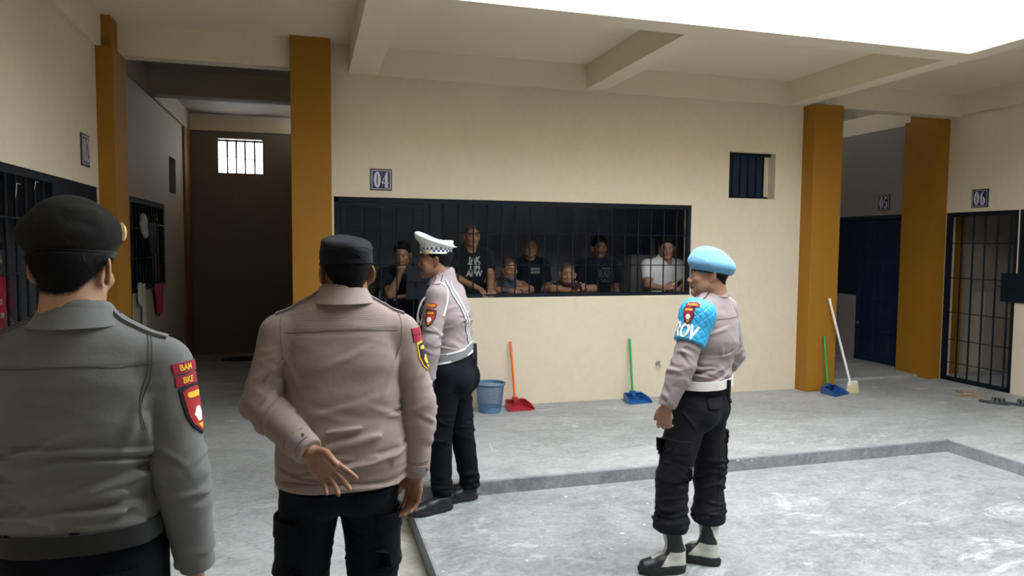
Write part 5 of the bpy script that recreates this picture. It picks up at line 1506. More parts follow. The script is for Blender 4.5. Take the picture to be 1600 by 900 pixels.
# ================================================================= officer with blue beret
def officer_blue_beret():
    J = dict(head=(.052, .0, 1.558), neck=(.078, .005, 1.440), shL=(-.072, -.105, 1.355), shR=(.222, .110, 1.360), elL=(-.175, -.150, 1.105), wrL=(-.262, -.150, .905),
             elR=(.325, .160, 1.10), wrR=(.235, .245, .93), hipL=(-.065, -.045, .88), hipR=(.085, .055, .88), knL=(-.165, -.05, .50), knR=(.118, .05, .49), anL=(-.168, -.050, .20), anR=(.088, -.0, .20))
    T = [(.015, .0, .88, .158, .118), (.02, .0, .97, .148, .105), (.035, .0, 1.08, .150, .108), (.06, 0, 1.22, .170, .122), (.075, 0, 1.31, .160, .10), (.08, 0, 1.38, .115, .07)]
    s = Person('officer', 'uniformed person in light blue beret with quilted armband, standing on the slab', (1.985, 3.30, -.09), J, 34, head=(64, 2, 0),
               skin=(.36, .185, .12), torso=T, h=.005, fat=.010)
    s.lo = (-.48, -.42, 0); s.hi = (.50, .46, 1.76); s.gz = 0
    s.hands['handL'] = ((-.05, .15, -1), (.7, .6, 0), dict(curls=[(.35, .4, .3), (.5, .5, .3), (.6, .5, .3), (.7, .5, .3)], thumb=(.8, .3))); s.hands['handR'] = ((-.8, .5, 0), (0, -.3, -1), dict(curl=(.5, .6, .4)))
    s.skull_cut = .088
    s.body()
    fl_ = [((-.02, -.15, 1.05), (.18, -.07, 1.03), .011, .006), ((.02, -.14, 1.08), (.20, -.03, 1.10), .012, .006), ((-.03, -.13, 1.12), (.08, -.14, 1.07), .011, .005), ((.12, -.12, 1.17), (.24, .0, 1.24), .012, .003),
           ((.0, -.14, 1.27), (.06, -.16, 1.13), .014, .003), ((.20, -.06, 1.14), (.23, .0, 1.07), .012, .006), ((.0, -.13, 1.01), (.17, -.09, 1.00), .009, .006)]
    s.shirt('taupe_plain', hem=.975, add=.014, cuff=(.018, .020, .018), fold=.006, yoke=1.335, seed=41, blouse=.010, extra=fl_, h=.005)
    s.trousers('charcoal_cloth', top=1.00, rads=((.106, .110), (.080, .084), (.078, .082)), cut=.215, seat=.05, fold=.008, seed=43, blouse=.012, hemk=.02, hipr=(.165, .128))
    bs_ = [s.bv['shirt']]; bt = [s.bv['trousers']]; bb = [s.bv['core']]+bt
    s.collar('taupe_plain', r=.062, zt=.050, drop=.046, flare=.020)
    surf_strip('yoke_seam', bs_, [(-.05, -.14, 1.333), (.03, -.15, 1.335), (.10, -.12, 1.336), (.17, -.07, 1.335), (.23, .0, 1.333)], .003, 'seam', s.root, .0012, .002, .012)
    surf_strip('armhole_seam', bs_, [(.200, .06, 1.43), (.235, .02, 1.38), (.248, .0, 1.30), (.245, -.01, 1.20)], .003, 'seam', s.root, .0012, .002, .012)
    s.epaulette('R', 'taupe_plain', 'piping', .045); s.epaulette('L', 'taupe_plain', 'piping', .045)
    b = ring_band('white_belt', bb, (.02, 0, 0), (0, 0), .972, 1.018, 'white_belt', s.root, .008, .006)
    q = surf_point(bb, Vector((.11, -.13, .99)), Vector((.5, -.86, 0)))[0]
    for dx in (0,):
        MB().box(-.011, .011, -.016, .004, -.050, .036).build('belt_loop', 'charcoal_cloth', s.root, bevel=.002, mtx=Matrix.Translation(q+Vector((.006, -.008, -.01))) @ Matrix.Rotation(R(34), 4, 'Z'))
        MB().lathe([(0, .012), (.006, .010), (.007, 0)], n=14).build('button', 'black', s.root, smooth=True, mtx=Matrix.Translation(q+Vector((.008, -.013, -.048))) @ Matrix.Rotation(R(34), 4, 'Z') @ Matrix.Rotation(R(90), 4, 'X'))
    # armband: quilted sky-blue sleeve on the upper left arm
    sh, el = s.J['shL'], s.J['elL']; ax = unit(el-sh)
    def band(P):
        e = s.arm_d(P, 'L', (.030, .034, .03)); e = smin(e, ell(P, tuple(sh+A(0, 0, .0)), (.088, .088, .090)), .03)
        t = (P-sh)@ax
        qx = (P-sh)@unit(np.cross(ax, A(0, 1, 0))); an = np.arctan2((P-sh)@A(.7, -.7, 0), (P-sh)@A(-.7, -.7, 0))*.085
        g1 = np.abs(np.sin((t+an)*math.pi/.042)); g2 = np.abs(np.sin((t-an)*math.pi/.042))
        e = e-.0035*np.minimum(1, np.minimum(g1, g2)*2.2)
        back = (P-sh)@s.fw
        e = smax(e, t-(.155-.10*np.clip((P-sh)@s.u, 0, .1)*4), .008); e = smax(e, -(t+.075)-.0*back, .008)
        return smax(e, (P-sh)@s.u-.045, .006)
    cb = sh+ax*.05
    V, Q = nets(band, cb-.2, cb+.2, .004, 1)
    ab = mesh_np('armband', V, Q, 'arm_blue', s.root); ba = [bvh_of(V, Q)]
    th = R(-48); u = Vector((math.cos(th), math.sin(th), 0)); v = Vector((.30, 0.10, .95)).normalized(); v = (v-u*v.dot(u)).normalized()
    c0 = Vector((sh+ax*.105).tolist()); n = u.cross(v)
    u2 = (u*math.cos(R(-14))+v*math.sin(R(-14))); v2 = n.cross(u2)
    surf_text('armband_lettering', ba, 'PROV', c0-u2*.030+n*.08, u2, v2, .098, 'white', ab, .0045, .62, .004)
    surf_shape('name_tape', ba, tuple(Vector((sh-ax*.034).tolist())+n*.08-u*.006), u, v, [(-.036, .006), (-.02, .016), (.02, .016), (.036, .006), (.034, -.010), (-.034, -.010)], 'crimson', ab, .005)
    surf_text('patch_lettering', ba, 'POLDA', Vector((sh-ax*.034).tolist())+n*.08-u*.006, u, v, .018, 'yellow', ab, .0065, .9, .0004)
    emblem(s, tuple(Vector((sh+ax*.022).tolist())+n*.08-u*.014), u, v, .058, .085, 'crimson', 'patch_black', ab, ba)
    # cuffs
    wr = Vector(s.J['wrL'].tolist()); e_ = Vector(s.J['elL'].tolist()); a3 = (wr-e_).normalized(); nn = Vector((-.3, -.95, 0)); nn = (nn-a3*nn.dot(a3)).normalized()
    uu = (-a3).cross(nn)
    surf_shape('cuff_tab', bs_, tuple(wr-a3*.025+nn*.03+uu*.012), uu, -a3, [(-.026, .011), (.024, .011), (.031, 0), (.024, -.011), (-.026, -.011)], 'taupe_plain', s.root, .006, .004)
    # pockets
    w34 = Vector((math.cos(R(30)), math.sin(R(30)), 0))
    pocket_flap(s, bt, (.035, -.17, .905), (.95, .3, 0), (0, 0, 1), .125, .055, 'charcoal_cloth', s.root, .009)
    pocket_flap(s, bt, (.185, -.05, .905), (.55, .83, 0), (0, 0, 1), .09, .055, 'charcoal_cloth', s.root, .009)
    cargo_pocket(s, bt, (-.195, -.12, .60), (.80, -.60, 0), (-.10, 0, 1), .165, .19, 'charcoal_cloth', s.root, .010)
    cargo_pocket(s, bt, (.205, .06, .60), (.45, .89, 0), (0, 0, 1), .15, .19, 'charcoal_cloth', s.root, .010)
    surf_strip('leg_seam', bt, [(.13, -.06, .80), (.125, -.06, .6), (.12, -.06, .45), (.10, -.09, .30)], .003, 'piping', s.root, .001, .002, .02)
    s.hair(.010, strands=4000, length=.010, cover=lambda q: .030+.0*q[:, 0], hh=.0035, seed=7)
    def beret(q):
        c_, s_ = math.cos(R(7)), math.sin(R(7))
        y = (q[:, 1]+.012)*c_+(q[:, 2]-.078)*-s_*-1*-1; z = (q[:, 2]-.078)*c_-(q[:, 1]+.012)*s_*1.0
        z = z+.030; w_ = np.stack([q[:, 0], y, z], 1)
        d = ell(w_, (-.004, 0, .006), (.104, .118, .050)); d = smin(d, seg(w_, (0, .004, -.036), (0, 0, .0), (.086, .102), (.100, .114), (1, 0, 0)), .02)
        d = d-.0025*(ridges(w_, (10, 10, 18), 8)-.4)
        return smax(d, -.040-z, .008)
    c = hsdf(s, 'beret', beret, 'felt_blue', h=.004); bc = [s.bv['beret']]
    ringp = [tuple(s.HW(.088*math.cos(2*math.pi*i/40), -.010+.106*math.sin(2*math.pi*i/40), .016+.012*math.sin(2*math.pi*i/40)).tolist()) for i in range(41)]
    surf_strip('beret_band', bc, ringp, .010, 'duty_belt', c, .003, .004, .012)
    s.eyes()
    def bc_(l, lat, z, side):
        W_ = np.array((.62, .62, .58)); K = np.array((.018, .02, .024)); out = np.tile(K, (len(l), 1))
        heel = (l < .62-3.2*(z-.04)) & (z < .125) & (z > .052); out[heel] = W_
        out[(z >= .11) & (np.abs(lat) < .018) & (l < .16)] = W_
        out[(z > .05) & (np.abs(lat) < .015) & (l > .30) & (l < .74)] = W_*.85
        out[(l > .80)] = K
        return out
    s.sole_shoe('L', (-.105, -.085), (-.335, -.035), 'leather', 'sole', bc_, 'boot', .12, 1.08, .06, .044, 1.3)
    s.sole_shoe('R', (.110, -.070), (-.090, .105), 'leather', 'sole', bc_, 'boot', .12, 1.08, .06, .044, 1.3)
    return s
officer_centre(); officer_front(); officer_white_cap(); officer_blue_beret()
# ================================================================= people behind the bars
M['tee_black'] = cloth_mat('black_tee', (0.007, 0.009, 0.016), 0.9, 500, 0.4)
M['tee_white'] = cloth_mat('white_tee', (0.55, 0.55, 0.56), 0.9, 500, 0.4)
M['tank_grey'] = cloth_mat('slate_vest', (0.055, 0.065, 0.10), 0.9, 500, 0.4)
M['tank_maroon'] = cloth_mat('dark_maroon_vest', (0.035, 0.012, 0.016), 0.9, 500, 0.4)
M['tee_red'] = cloth_mat('red_shirt', (0.28, 0.012, 0.03), 0.9, 500, 0.4)
M['camo'] = cloth_mat('mottled_olive_shirt', (0.16, 0.155, 0.10), 0.9, 500, 0.3, blotch=(0.05, 0.055, 0.03))
M['shorts'] = cloth_mat('dark_shorts', (0.01, 0.011, 0.015), 0.9, 500, 0.4)
M['print_grey'] = plain('faded_print', (0.30, 0.31, 0.30), 0.8)
M['print_dim'] = plain('dim_print', (0.07, 0.075, 0.085), 0.8)
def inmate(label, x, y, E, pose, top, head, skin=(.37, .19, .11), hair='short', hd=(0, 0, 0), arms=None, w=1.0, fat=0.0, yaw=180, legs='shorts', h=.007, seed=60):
    """pose = (hip y offset behind, chest y offset); offsets in world axes for someone facing the viewer; head = offset of the ears from the root"""
    k = E/1.56; hy, ny = pose
    rot = Matrix.Rotation(R(yaw-180), 3, 'Z')
    def W(p): q = rot @ Vector(p); return (q.x, q.y, q.z)
    hx, hh, hz = head
    nz = hz-.115; skin = tuple(c*.72 for c in skin)
    J = dict(head=W(head), neck=W((hx*.7, ny, nz)), shR=W((hx*.6-.185*w, ny+.03, nz-.075)), shL=W((hx*.6+.185*w, ny+.03, nz-.075)),
             hipR=W((-.09, hy, .88*k)), hipL=W((.09, hy, .88*k)), knR=W((-.11, hy-.03, .47*k)), knL=W((.11, hy-.03, .47*k)), anR=W((-.12, hy, .09)), anL=W((.12, hy, .09)))
    hands = {}
    for sd, sgn in (('R', -1), ('L', 1)):
        el, wr, d, n, kw = arms[sd]
        J['el'+sd] = W(el); J['wr'+sd] = W(wr); hands['hand'+sd] = (W(d), W(n), kw)
    cz = (nz-.10); z0 = .90*k
    def lerp(t): return (hx*.6*t, hy+(ny+.02-hy)*t, z0+(cz-z0)*t)
    T = [W(lerp(0))+(.150*w, .105), W(lerp(.28))+(.140*w, .095+fat), W(lerp(.65))+(.158*w, .105+fat), W(lerp(.9))+(.155*w, .092), W((hx*.65, ny+.02, nz-.055))+(.11*w, .065)]
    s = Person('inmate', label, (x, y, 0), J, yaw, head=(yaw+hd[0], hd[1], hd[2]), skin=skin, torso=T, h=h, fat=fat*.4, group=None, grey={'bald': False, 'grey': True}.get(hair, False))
    if hair not in ('bald', 'grey'): s.grey = None
    pts = np.array(list(s.J.values())); m = pts.min(0)-.17; M_ = pts.max(0)+.17; m[2] = 0.02
    s.lo = tuple(float(v) for v in m); s.hi = tuple(float(v) for v in M_); s.gz = 0
    s.hands = hands
    s.body()
    kind, mat = top
    if kind == 'tank': s.shirt(mat, hem=.84*k, add=.017, fold=.003, tank=True, seed=seed, h=h, neckadd=.0, name='vest')
    else: s.shirt(mat, hem=.80*k, add=.012, fold=.004, short=.72, rich=.5, seed=seed, h=h, neckadd=.004, name='t_shirt', flare=.01)
    s.trousers(legs, top=.95*k, rads=((.100, .105), (.085, .09), (.07, .07)), cut=.42*k, fold=.004, seed=seed+3, h=.010, rich=0)
    if hair == 'short': s.hair(.012, top=.014, h_=None) if False else s.hair(.012, top=.012, hh=.005)
    elif hair == 'tuft': s.hair(.010, top=.030, hh=.005, fringe=.0)
    s.eyes()
    return s, W
DOWN = lambda sgn, ny: ((sgn*.25, ny+.06, 1.10), (sgn*.26, ny-.04, .86), (0, -.1, -1), (-sgn, 0, 0), dict(curl=(.3, .4, .3)))
HL = dict(curl=(.35, .4, .3))
# 1 hand to his face
E_ = 1.50
s, W = inmate('person behind the gate of cell 04 in black tee, one hand raised to the mouth', .93, 7.12, E_, (.10, .02), ('tee', 'tee_black'), (-.02, -.07, 1.505),
    hd=(-22, 8, 6), arms={'R': ((-.150, -.175, 1.125), (-.055, -.215, 1.345), (.30, .30, .9), (.35, .9, 0), dict(curl=(.5, .7, .5))), 'L': ((.20, -.06, 1.13), (.02, -.20, 1.11), (-1, -.1, 0), (0, 0, -1), HL)}, seed=61)
surf_text('chest_print', [s.bv['shirt']], '1.0:IS', (.06, -.12, 1.20), (1, 0, 0), (0, 0, 1), .055, 'print_dim', s.root, .004, 1.0, .001)
# 2 tall shaven man, hands over the sill
s, W = inmate('tall shaven-headed person in black tee with large white graphic, hands over the sill', 1.60, 7.12, 1.68, (.12, .04), ('tee', 'tee_black'), (.02, -.03, 1.700), hair='bald',
    hd=(4, 2, 0), arms={'R': ((-.20, -.06, 1.30), (.060, -.250, 1.165), (.35, -.75, -.45), (.0, .3, -1), dict(curl=(.5, .6, .4))), 'L': ((.215, -.04, 1.29), (.165, -.235, 1.165), (.10, -.85, -.40), (0, .3, -1), dict(curl=(.55, .6, .4)))}, seed=62, w=1.02)
b = [s.bv['shirt']]
for i, (tx, zz) in enumerate((('JAK', 1.455), ('TIM', 1.385), ('APW', 1.315))):
    surf_text('chest_print', b, tx, (.045, -.12, zz), (1, 0, 0), (.06, 0, 1), .085, 'print_grey', s.root, .004, .9, .004)
# 3 half hidden behind the white cap
s, W = inmate('person in black tee mostly hidden behind the white peaked cap', 1.52, 7.82, 1.53, (.08, .02), ('tee', 'tee_black'), (.0, -.02, 1.535), hair='bald',
    hd=(0, 0, 0), arms={'R': DOWN(-1, .02), 'L': DOWN(1, .02)}, seed=63)
surf_text('chest_print', [s.bv['shirt']], 'STRIP', (.04, -.12, 1.285), (1, 0, 0), (0, 0, 1), .055, 'print_grey', s.root, .004, .9, .001)
# 4 leaning man, slate vest
def fold_arms(ny, z=1.135, yy=-.235):
    return {'R': ((-.210, ny-.10, z+.010), (.045, yy, z), (.95, .25, -.05), (0, .25, -1), dict(curl=(.3, .4, .3), sc=.95)), 'L': ((.215, ny-.10, z+.010), (-.015, yy+.065, z+.02), (-.95, .05, .0), (0, .2, -1), dict(curl=(.3, .4, .3), sc=.95))}
s, W = inmate('shaven person in slate vest leaning on crossed forearms, left of the two leaning', 2.03, 7.14, 1.50, (.40, .03), ('tank', 'tank_grey'), (-.03, -.13, 1.362), hair='bald',
    hd=(10, 2, 3), arms=fold_arms(.03), seed=64, skin=(.34, .175, .10))
surf_strip('wristband', [s.bv['body']], [(.0, -.24, 1.155), (.0, -.27, 1.135), (.0, -.262, 1.115)], .010, 'white', s.root, .003, .003, .01)
# 5 black tee, two bar print
s, W = inmate('older balding person in black tee with a two-line boxed print, standing upright', 2.505, 7.92, 1.56, (.06, .0), ('tee', 'tee_black'), (-.015, -.05, 1.583), hair='grey',
    hd=(-10, -2, 0), arms={'R': DOWN(-1, .0), 'L': DOWN(1, .0)}, seed=65, w=1.05, fat=.012, skin=(.40, .215, .135))
b = [s.bv['shirt']]
for zz in (1.335, 1.295):
    surf_shape('chest_print', b, (.045, -.14, zz), (1, 0, 0), (0, 0, 1), [(-.055, .014), (.055, .014), (.055, -.014), (-.055, -.014)], 'print_grey', s.root, .004)
for zz, tx in ((1.335, 'NUSAN'), (1.295, 'SATRIA')): surf_text('chest_print', b, tx, (.045, -.14, zz), (1, 0, 0), (0, 0, 1), .026, 'print_dim', s.root, .006, .9, .001)
# 6 leaning man, dark vest, hands clasped
ar = {'R': ((-.190, -.07, 1.150), (.030, -.235, 1.145), (.7, -.1, .45), (.3, .6, -.5), dict(curl=(.6, .7, .5), sc=.95)), 'L': ((.265, -.10, 1.150), (.085, -.225, 1.155), (-.8, -.1, .35), (0, .8, -.5), dict(curl=(.6, .7, .5), sc=.95))}
s, W = inmate('shaven person in dark maroon vest with clasped hands on the sill, chin lowest of all', 2.69, 7.15, 1.48, (.44, .05), ('tank', 'tank_maroon'), (-.05, -.14, 1.305), hair='bald',
    hd=(-14, 0, -4), arms=ar, seed=66, skin=(.42, .225, .14))
# 7 RAIN tee
s, W = inmate('person in black tee lettered RAIN with thick short hair, standing upright', 3.315, 7.74, 1.57, (.06, .0), ('tee', 'tee_black'), (-.02, -.04, 1.58), hair='tuft',
    hd=(-8, -3, 0), arms={'R': DOWN(-1, .0), 'L': DOWN(1, .0)}, seed=67, w=1.12, skin=(.33, .165, .105))
b = [s.bv['shirt']]
surf_text('chest_print', b, 'RAIN', (.05, -.14, 1.275), (1, 0, 0), (0, 0, 1), .13, 'print_dim', s.root, .004, .62, .001)
surf_text('chest_print', b, 'MUSIC CLUB', (.045, -.14, 1.345), (1, 0, 0), (0, 0, 1), .020, 'print_grey', s.root, .004, .9, .0)
surf_text('chest_print', b, 'THE AGE', (.05, -.14, 1.20), (1, 0, 0), (0, 0, 1), .055, 'print_dim', s.root, .004, .7, .001)
# 8 white tee, cigarette
s, W = inmate('person in plain white tee holding a cigarette at the right end of the bars', 3.86, 7.16, 1.57, (.12, .03), ('tee', 'tee_white'), (.0, -.04, 1.585), hair='short',
    hd=(-26, 4, 0), arms={'R': ((-.235, -.06, 1.175), (-.125, -.225, 1.150), (.55, -.5, .25), (.6, .4, -.4), dict(curls=[(.3, .5, .3), (.5, .6, .4), (.6, .7, .5), (.7, .7, .5)])), 'L': ((.235, -.06, 1.165), (.045, -.230, 1.135), (-.95, .1, .0), (0, .2, -1), HL)}, seed=68, w=1.04, skin=(.40, .22, .14))
cg = MB().tube([(3.80, 6.865, 1.19), (3.835, 6.85, 1.235)], .004, 8).build('cigarette', 'white', None, smooth=True); tag(cg, 'white cigarette held by the person in white tee', 'cigarette')
# 9 mottled sleeve behind the black field cap
s, W = inmate('person in mottled olive shirt mostly hidden behind the black field cap', .59, 7.46, 1.53, (.06, .0), ('tee', 'camo'), (-.10, -.02, 1.50), hair='short',
    hd=(0, 0, 0), arms={'R': DOWN(-1, .0), 'L': ((.21, .05, 1.10), (.12, -.15, 1.0), (-.6, -.6, 0), (0, 0, -1), HL)}, seed=69, w=.92)
# 10 red shirt in cell 02
s, W = inmate('person in red shirt and dark cap behind the bars of cell 02', -2.02, 5.30, 1.51, (.06, .0), ('tee', 'tee_red'), (.0, -.04, 1.515), hair='short',
    hd=(0, 3, 0), arms={'R': DOWN(-1, .0), 'L': DOWN(1, .0)}, seed=70, w=1.02, yaw=-110, skin=(.34, .18, .11))
b = [s.bv['shirt']]; n = Vector((-math.sin(R(-110)), math.cos(R(-110)), 0)); u = Vector((0, 0, 1)).cross(n)
for zz, tx in ((1.22, 'SALVATO'), (1.13, 'LIMITED 88')): surf_text('chest_print', b, tx, n*.12+Vector((0, 0, zz)), u, Vector((0, 0, 1)), .045, 'print_grey', s.root, .004, .8, .002)
def knit(q):
    d = ell(q, (0, -.012, .062), (.088, .108, .078)); d = smin(d, seg(q, (0, .07, .070), (0, .135, .060), (.055, .012), (.04, .008), (1, 0, 0)), .02)
    return smax(d, .050-q[:, 2], .006)
hsdf(s, 'cap', knit, 'cap_cloth', h=.006)
# ================================================================= small things
def P_(name, rough=.4, **k): pass
M['pl_blue'] = plain('slate_blue_plastic', (0.09, 0.19, 0.33), 0.4)
M['pl_dblue'] = plain('blue_plastic', (0.02, 0.12, 0.36), 0.35)
M['pl_navy'] = plain('dark_blue_plastic', (0.015, 0.07, 0.24), 0.35)
M['pl_red'] = plain('red_plastic', (0.42, 0.03, 0.05), 0.35)
M['pl_green'] = plain('green_plastic', (0.02, 0.36, 0.08), 0.35)
M['pl_orange'] = plain('orange_plastic', (0.85, 0.16, 0.012), 0.35)
M['bristle'] = plain('pale_broom_fibre', (0.62, 0.55, 0.34), 0.8, bs=.6, bscale=90)
M['rubber_tan'] = plain('tan_rubber', (0.30, 0.22, 0.15), 0.7)
M['rubber_grey'] = plain('dark_grey_rubber', (0.05, 0.06, 0.065), 0.7)
M['cloth_red'] = cloth_mat('crimson_towel', (0.28, 0.008, 0.03))
M['cloth_pale'] = cloth_mat('pale_cloth', (0.30, 0.28, 0.23))
M['cloth_dark'] = cloth_mat('dark_cloth', (0.018, 0.022, 0.035))

# ---- perforated basket
def basket(x, y):
    root = empty('waste_basket', (x, y, 0)); tag(root, 'slate blue perforated plastic basket against the cream wall', 'basket')
    H_ = .285; r0, r1 = .108, .140
    def rad(z): return r0+(r1-r0)*z/H_
    mb = MB(); nc, nr = 34, 9; zb, zt = .055, .255
    def pt(a, z, o=0): r_ = rad(z)+o; return (r_*math.cos(a), r_*math.sin(a), z)
    dz = (zt-zb)/nr; da = 2*math.pi/nc
    for r_ in range(nr):
        for c in range(nc):
            off = .5*(r_ % 2); a0 = (c+off)*da; z0 = zb+r_*dz
            outer = []; inner = []
            for k in range(8):
                t = 2*math.pi*(k+.5)/8
                ux, uz = math.cos(t), math.sin(t); mm = max(abs(ux), abs(uz)); bx, bz = ux/mm, uz/mm
                outer.append(pt(a0+da*(.5+.5*bx), z0+dz*(.5+.5*bz))); inner.append(pt(a0+da*(.5+.34*ux), z0+dz*(.5+.40*uz)))
            mb.add(outer+inner, [(k, (k+1) % 8, 8+(k+1) % 8, 8+k) for k in range(8)])
    o = mb.build('perforated_wall', 'pl_blue', root, smooth=True); sm = o.modifiers.new('wall', 'SOLIDIFY'); sm.thickness = .003
    for za, zc in ((.0, zb), (zt, H_-.012)):
        MB().lathe([(rad(za), za), (rad(zc), zc), (rad(zc)-.003, zc), (rad(za)-.003, za)], n=48, closed=True).build('plain_band', 'pl_blue', root, smooth=True)
    MB().lathe([(0, .012), (r0-.001, .012), (r0-.001, .008), (0, .008)], n=48).build('base', 'pl_blue', root, smooth=True)
    prof = [(r1+.004+.009*math.cos(a), H_-.006+.008*math.sin(a)) for a in [2*math.pi*i/10 for i in range(10)]]
    MB().lathe(prof, n=56, closed=True).build('rim', 'pl_blue', root, smooth=True)
    return root
basket(1.685, 6.56)
# ---- dustpans on long upright handles
def dustpan(x, y, rz, tilt, pan, handle, label, hl=.62, z0=0.0, rh=0.0):
    root = empty('dustpan', (x, y, z0), rz); tag(root, label, 'dustpan')
    mb = MB(); w0, w1, D, hb = .095, .135, .19, .085
    out = [(-w0, 0), (-w1, -D), (w1, -D), (w0, 0)]
    t = .003
    mb.add([(-w0, 0, .004), (w0, 0, .004), (w1, -D, .001), (-w1, -D, .001), (-w0, 0, .008), (w0, 0, .008), (w1, -D, .003), (-w1, -D, .003)], [(0, 1, 2, 3), (4, 7, 6, 5), (0, 4, 5, 1), (1, 5, 6, 2), (2, 6, 7, 3), (3, 7, 4, 0)])
    for sg in (-1, 1):
        a = [(sg*w0, 0, .004), (sg*w1, -D, .001), (sg*w1, -D, .020), (sg*(w1-.008), -D*.72, .055), (sg*(w0+.006), -D*.2, hb), (sg*w0, 0, hb)]
        b = [(p[0]-sg*.004, p[1], p[2]) for p in a]
        mb.add(a+b, [tuple(range(6)), tuple(range(11, 5, -1))]+[(i, (i+1) % 6, 6+(i+1) % 6, 6+i) for i in range(6)])
    a = [(-w0, 0, .004), (w0, 0, .004), (w0, 0, hb), (-w0*.7, .006, hb+.006), (w0*.7, .006, hb+.006), (-w0, 0, hb)]
    mb.box(-w0, w0, -.004, .004, .004, hb)
    mb.add([(-w0*.95, 0, hb), (w0*.95, 0, hb), (w0*.9, -.055, hb+.004), (-w0*.9, -.055, hb+.004), (-w0*.95, 0, hb-.004), (w0*.95, 0, hb-.004), (w0*.9, -.055, hb), (-w0*.9, -.055, hb)], [(0, 1, 2, 3), (4, 7, 6, 5), (0, 4, 5, 1), (1, 5, 6, 2), (2, 6, 7, 3), (3, 7, 4, 0)])
    mb.box(-.022, .022, -.05, .004, hb-.03, hb+.022)
    mb.build('pan', pan, root, bevel=.002)
    top = Vector((tilt, .035+.02, hb+hl)); bot = Vector((0, -.022, hb-.01))
    h_ = MB(); ax = top-bot
    h_.tube([bot, bot+ax*.78], .0115, 12); o = h_.build('handle', handle, root, smooth=True)
    g_ = MB(); path = []; rr = []
    for i in range(22):
        tt = .78+.22*i/21; path.append(bot+ax*tt); rr.append(.0140 if (i//2) % 2 == 0 else .0115)
    g_.tube(path, rr, 12); g_.build('grip', handle, o, smooth=True)
    return root
dustpan(1.965, 6.685, R(8), -.02, 'pl_red', 'pl_orange', 'red dustpan with upright orange handle beside the blue basket', hl=.565)
dustpan(3.245, 6.685, R(6), .0, 'pl_dblue', 'pl_green', 'blue dustpan with green handle standing under the barred opening', hl=.555)
dustpan(5.525, 6.50, R(18), .015, 'pl_navy', 'pl_green', 'dark blue dustpan with green handle against the right ochre column', hl=.535)
# ---- broom
br = empty('broom', (5.80, 6.41, 0)); tag(br, 'white-handled broom with pale fibre head leaning on the right ochre column', 'broom')
MB().tube([(-.02, .02, .12), (-.245, .125, 1.04)], .0125, 12).build('handle', 'white', br, smooth=True)
MB().tube([(-.236, .121, 1.00), (-.247, .126, 1.045)], .0150, 12).build('grip', 'white', br, smooth=True)
mb = MB(); m_ = Matrix.Rotation(R(18), 4, 'Z')
mb.add([(-.085, -.016, .10), (.085, -.016, .10), (.085, .016, .10), (-.085, .016, .10), (-.075, -.013, .135), (.075, -.013, .135), (.075, .013, .135), (-.075, .013, .135)], [(0, 3, 2, 1), (4, 5, 6, 7), (0, 1, 5, 4), (1, 2, 6, 5), (2, 3, 7, 6), (3, 0, 4, 7)])
mb.build('broom_head', 'white', br, bevel=.005, mtx=m_)
bb_ = MB(); rs = random.Random(3)
for i in range(700):
    a = rs.uniform(-.080, .080); b_ = rs.uniform(-.013, .013); e = (a*1.22+rs.uniform(-.006, .006), b_*2.0+rs.uniform(-.006, .006), rs.uniform(0, .006)); 
    w_ = .0016; bb_.add([(a-w_, b_, .105), (a+w_, b_, .105), (e[0]+w_, e[1], e[2]), (e[0]-w_, e[1], e[2]), (a, b_-w_, .105), (e[0], e[1]-w_, e[2])], [(0, 1, 2, 3), (0, 3, 5, 4), (1, 4, 5, 2)])
bb_.add([(-.078, -.011, .105), (.078, -.011, .105), (.078, .011, .105), (-.078, .011, .105), (-.092, -.020, .012), (.092, -.020, .012), (.092, .020, .012), (-.092, .020, .012)], [(0, 1, 2, 3), (7, 6, 5, 4), (0, 4, 5, 1), (1, 5, 6, 2), (2, 6, 7, 3), (3, 7, 4, 0)])
bb_.build('bristles', 'bristle', br, mtx=m_)
# ---- footwear
def sole_outline(L, w0, w1, n=30):
    o = []
    for i in range(n):
        a = 2*math.pi*i/n; x = math.cos(a); wv = w1 if x > 0 else w0
        o.append((x*L/2, math.sin(a)*(wv-(wv-(w0+w1)*.42)*math.exp(-(x/.35)**2))))
    return o
def sandal(kind, x, y, rz, mat, label, dz=0.0, z0=0.0, group=None, tipx=0.0):
    root = empty(kind, (x, y, z0), rz); root.rotation_euler = (tipx, 0, rz); tag(root, label, 'sandal', group)
    o = sole_outline(.27, .040, .050); th = .020
    mb = MB(); mb.prism(o, 0, th*.5); mb.prism([(a*1.02, b*1.04) for a, b in o], th*.5, th); mb.build('sole', mat, root, bevel=.002)
    if kind == 'flip_flop':
        p0 = Vector((.075, 0, th)); 
        for sg in (-1, 1):
            pts = [p0, p0+Vector((-.012, sg*.008, .028)), Vector((.015, sg*.036, .046)), Vector((-.030, sg*.047, .030)), Vector((-.055, sg*.040, th-.002))]
            MB().tube(smooth_path(densify(pts, .012), 2), [.006]*len(densify(pts, .012)), 8).build('strap', mat, root, smooth=True)
    else:
        for xx in (.075, .035, -.005):
            pts = [Vector((xx, .050*math.cos(a), th-.004+.046*math.sin(a))) for a in [math.pi*i/12 for i in range(13)]]
            m2 = MB()
            vs = []; 
            for p in pts: vs += [p+Vector((-.014, 0, 0)), p+Vector((.014, 0, 0)), p+Vector((.014, 0, .004)), p+Vector((-.014, 0, .004))]
            m2.add(vs, [(4*i+k, 4*i+4+k, 4*i+4+(k+1) % 4, 4*i+(k+1) % 4) for i in range(12) for k in range(4)]+[(0, 1, 2, 3), (51, 50, 49, 48)])
            m2.build('strap', mat, root, smooth=True)
    return root
sandal('flip_flop', 6.86, 5.90, R(-60), 'rubber_tan', 'tan flip-flop flat on the floor, nearer of its pair by cell 06')
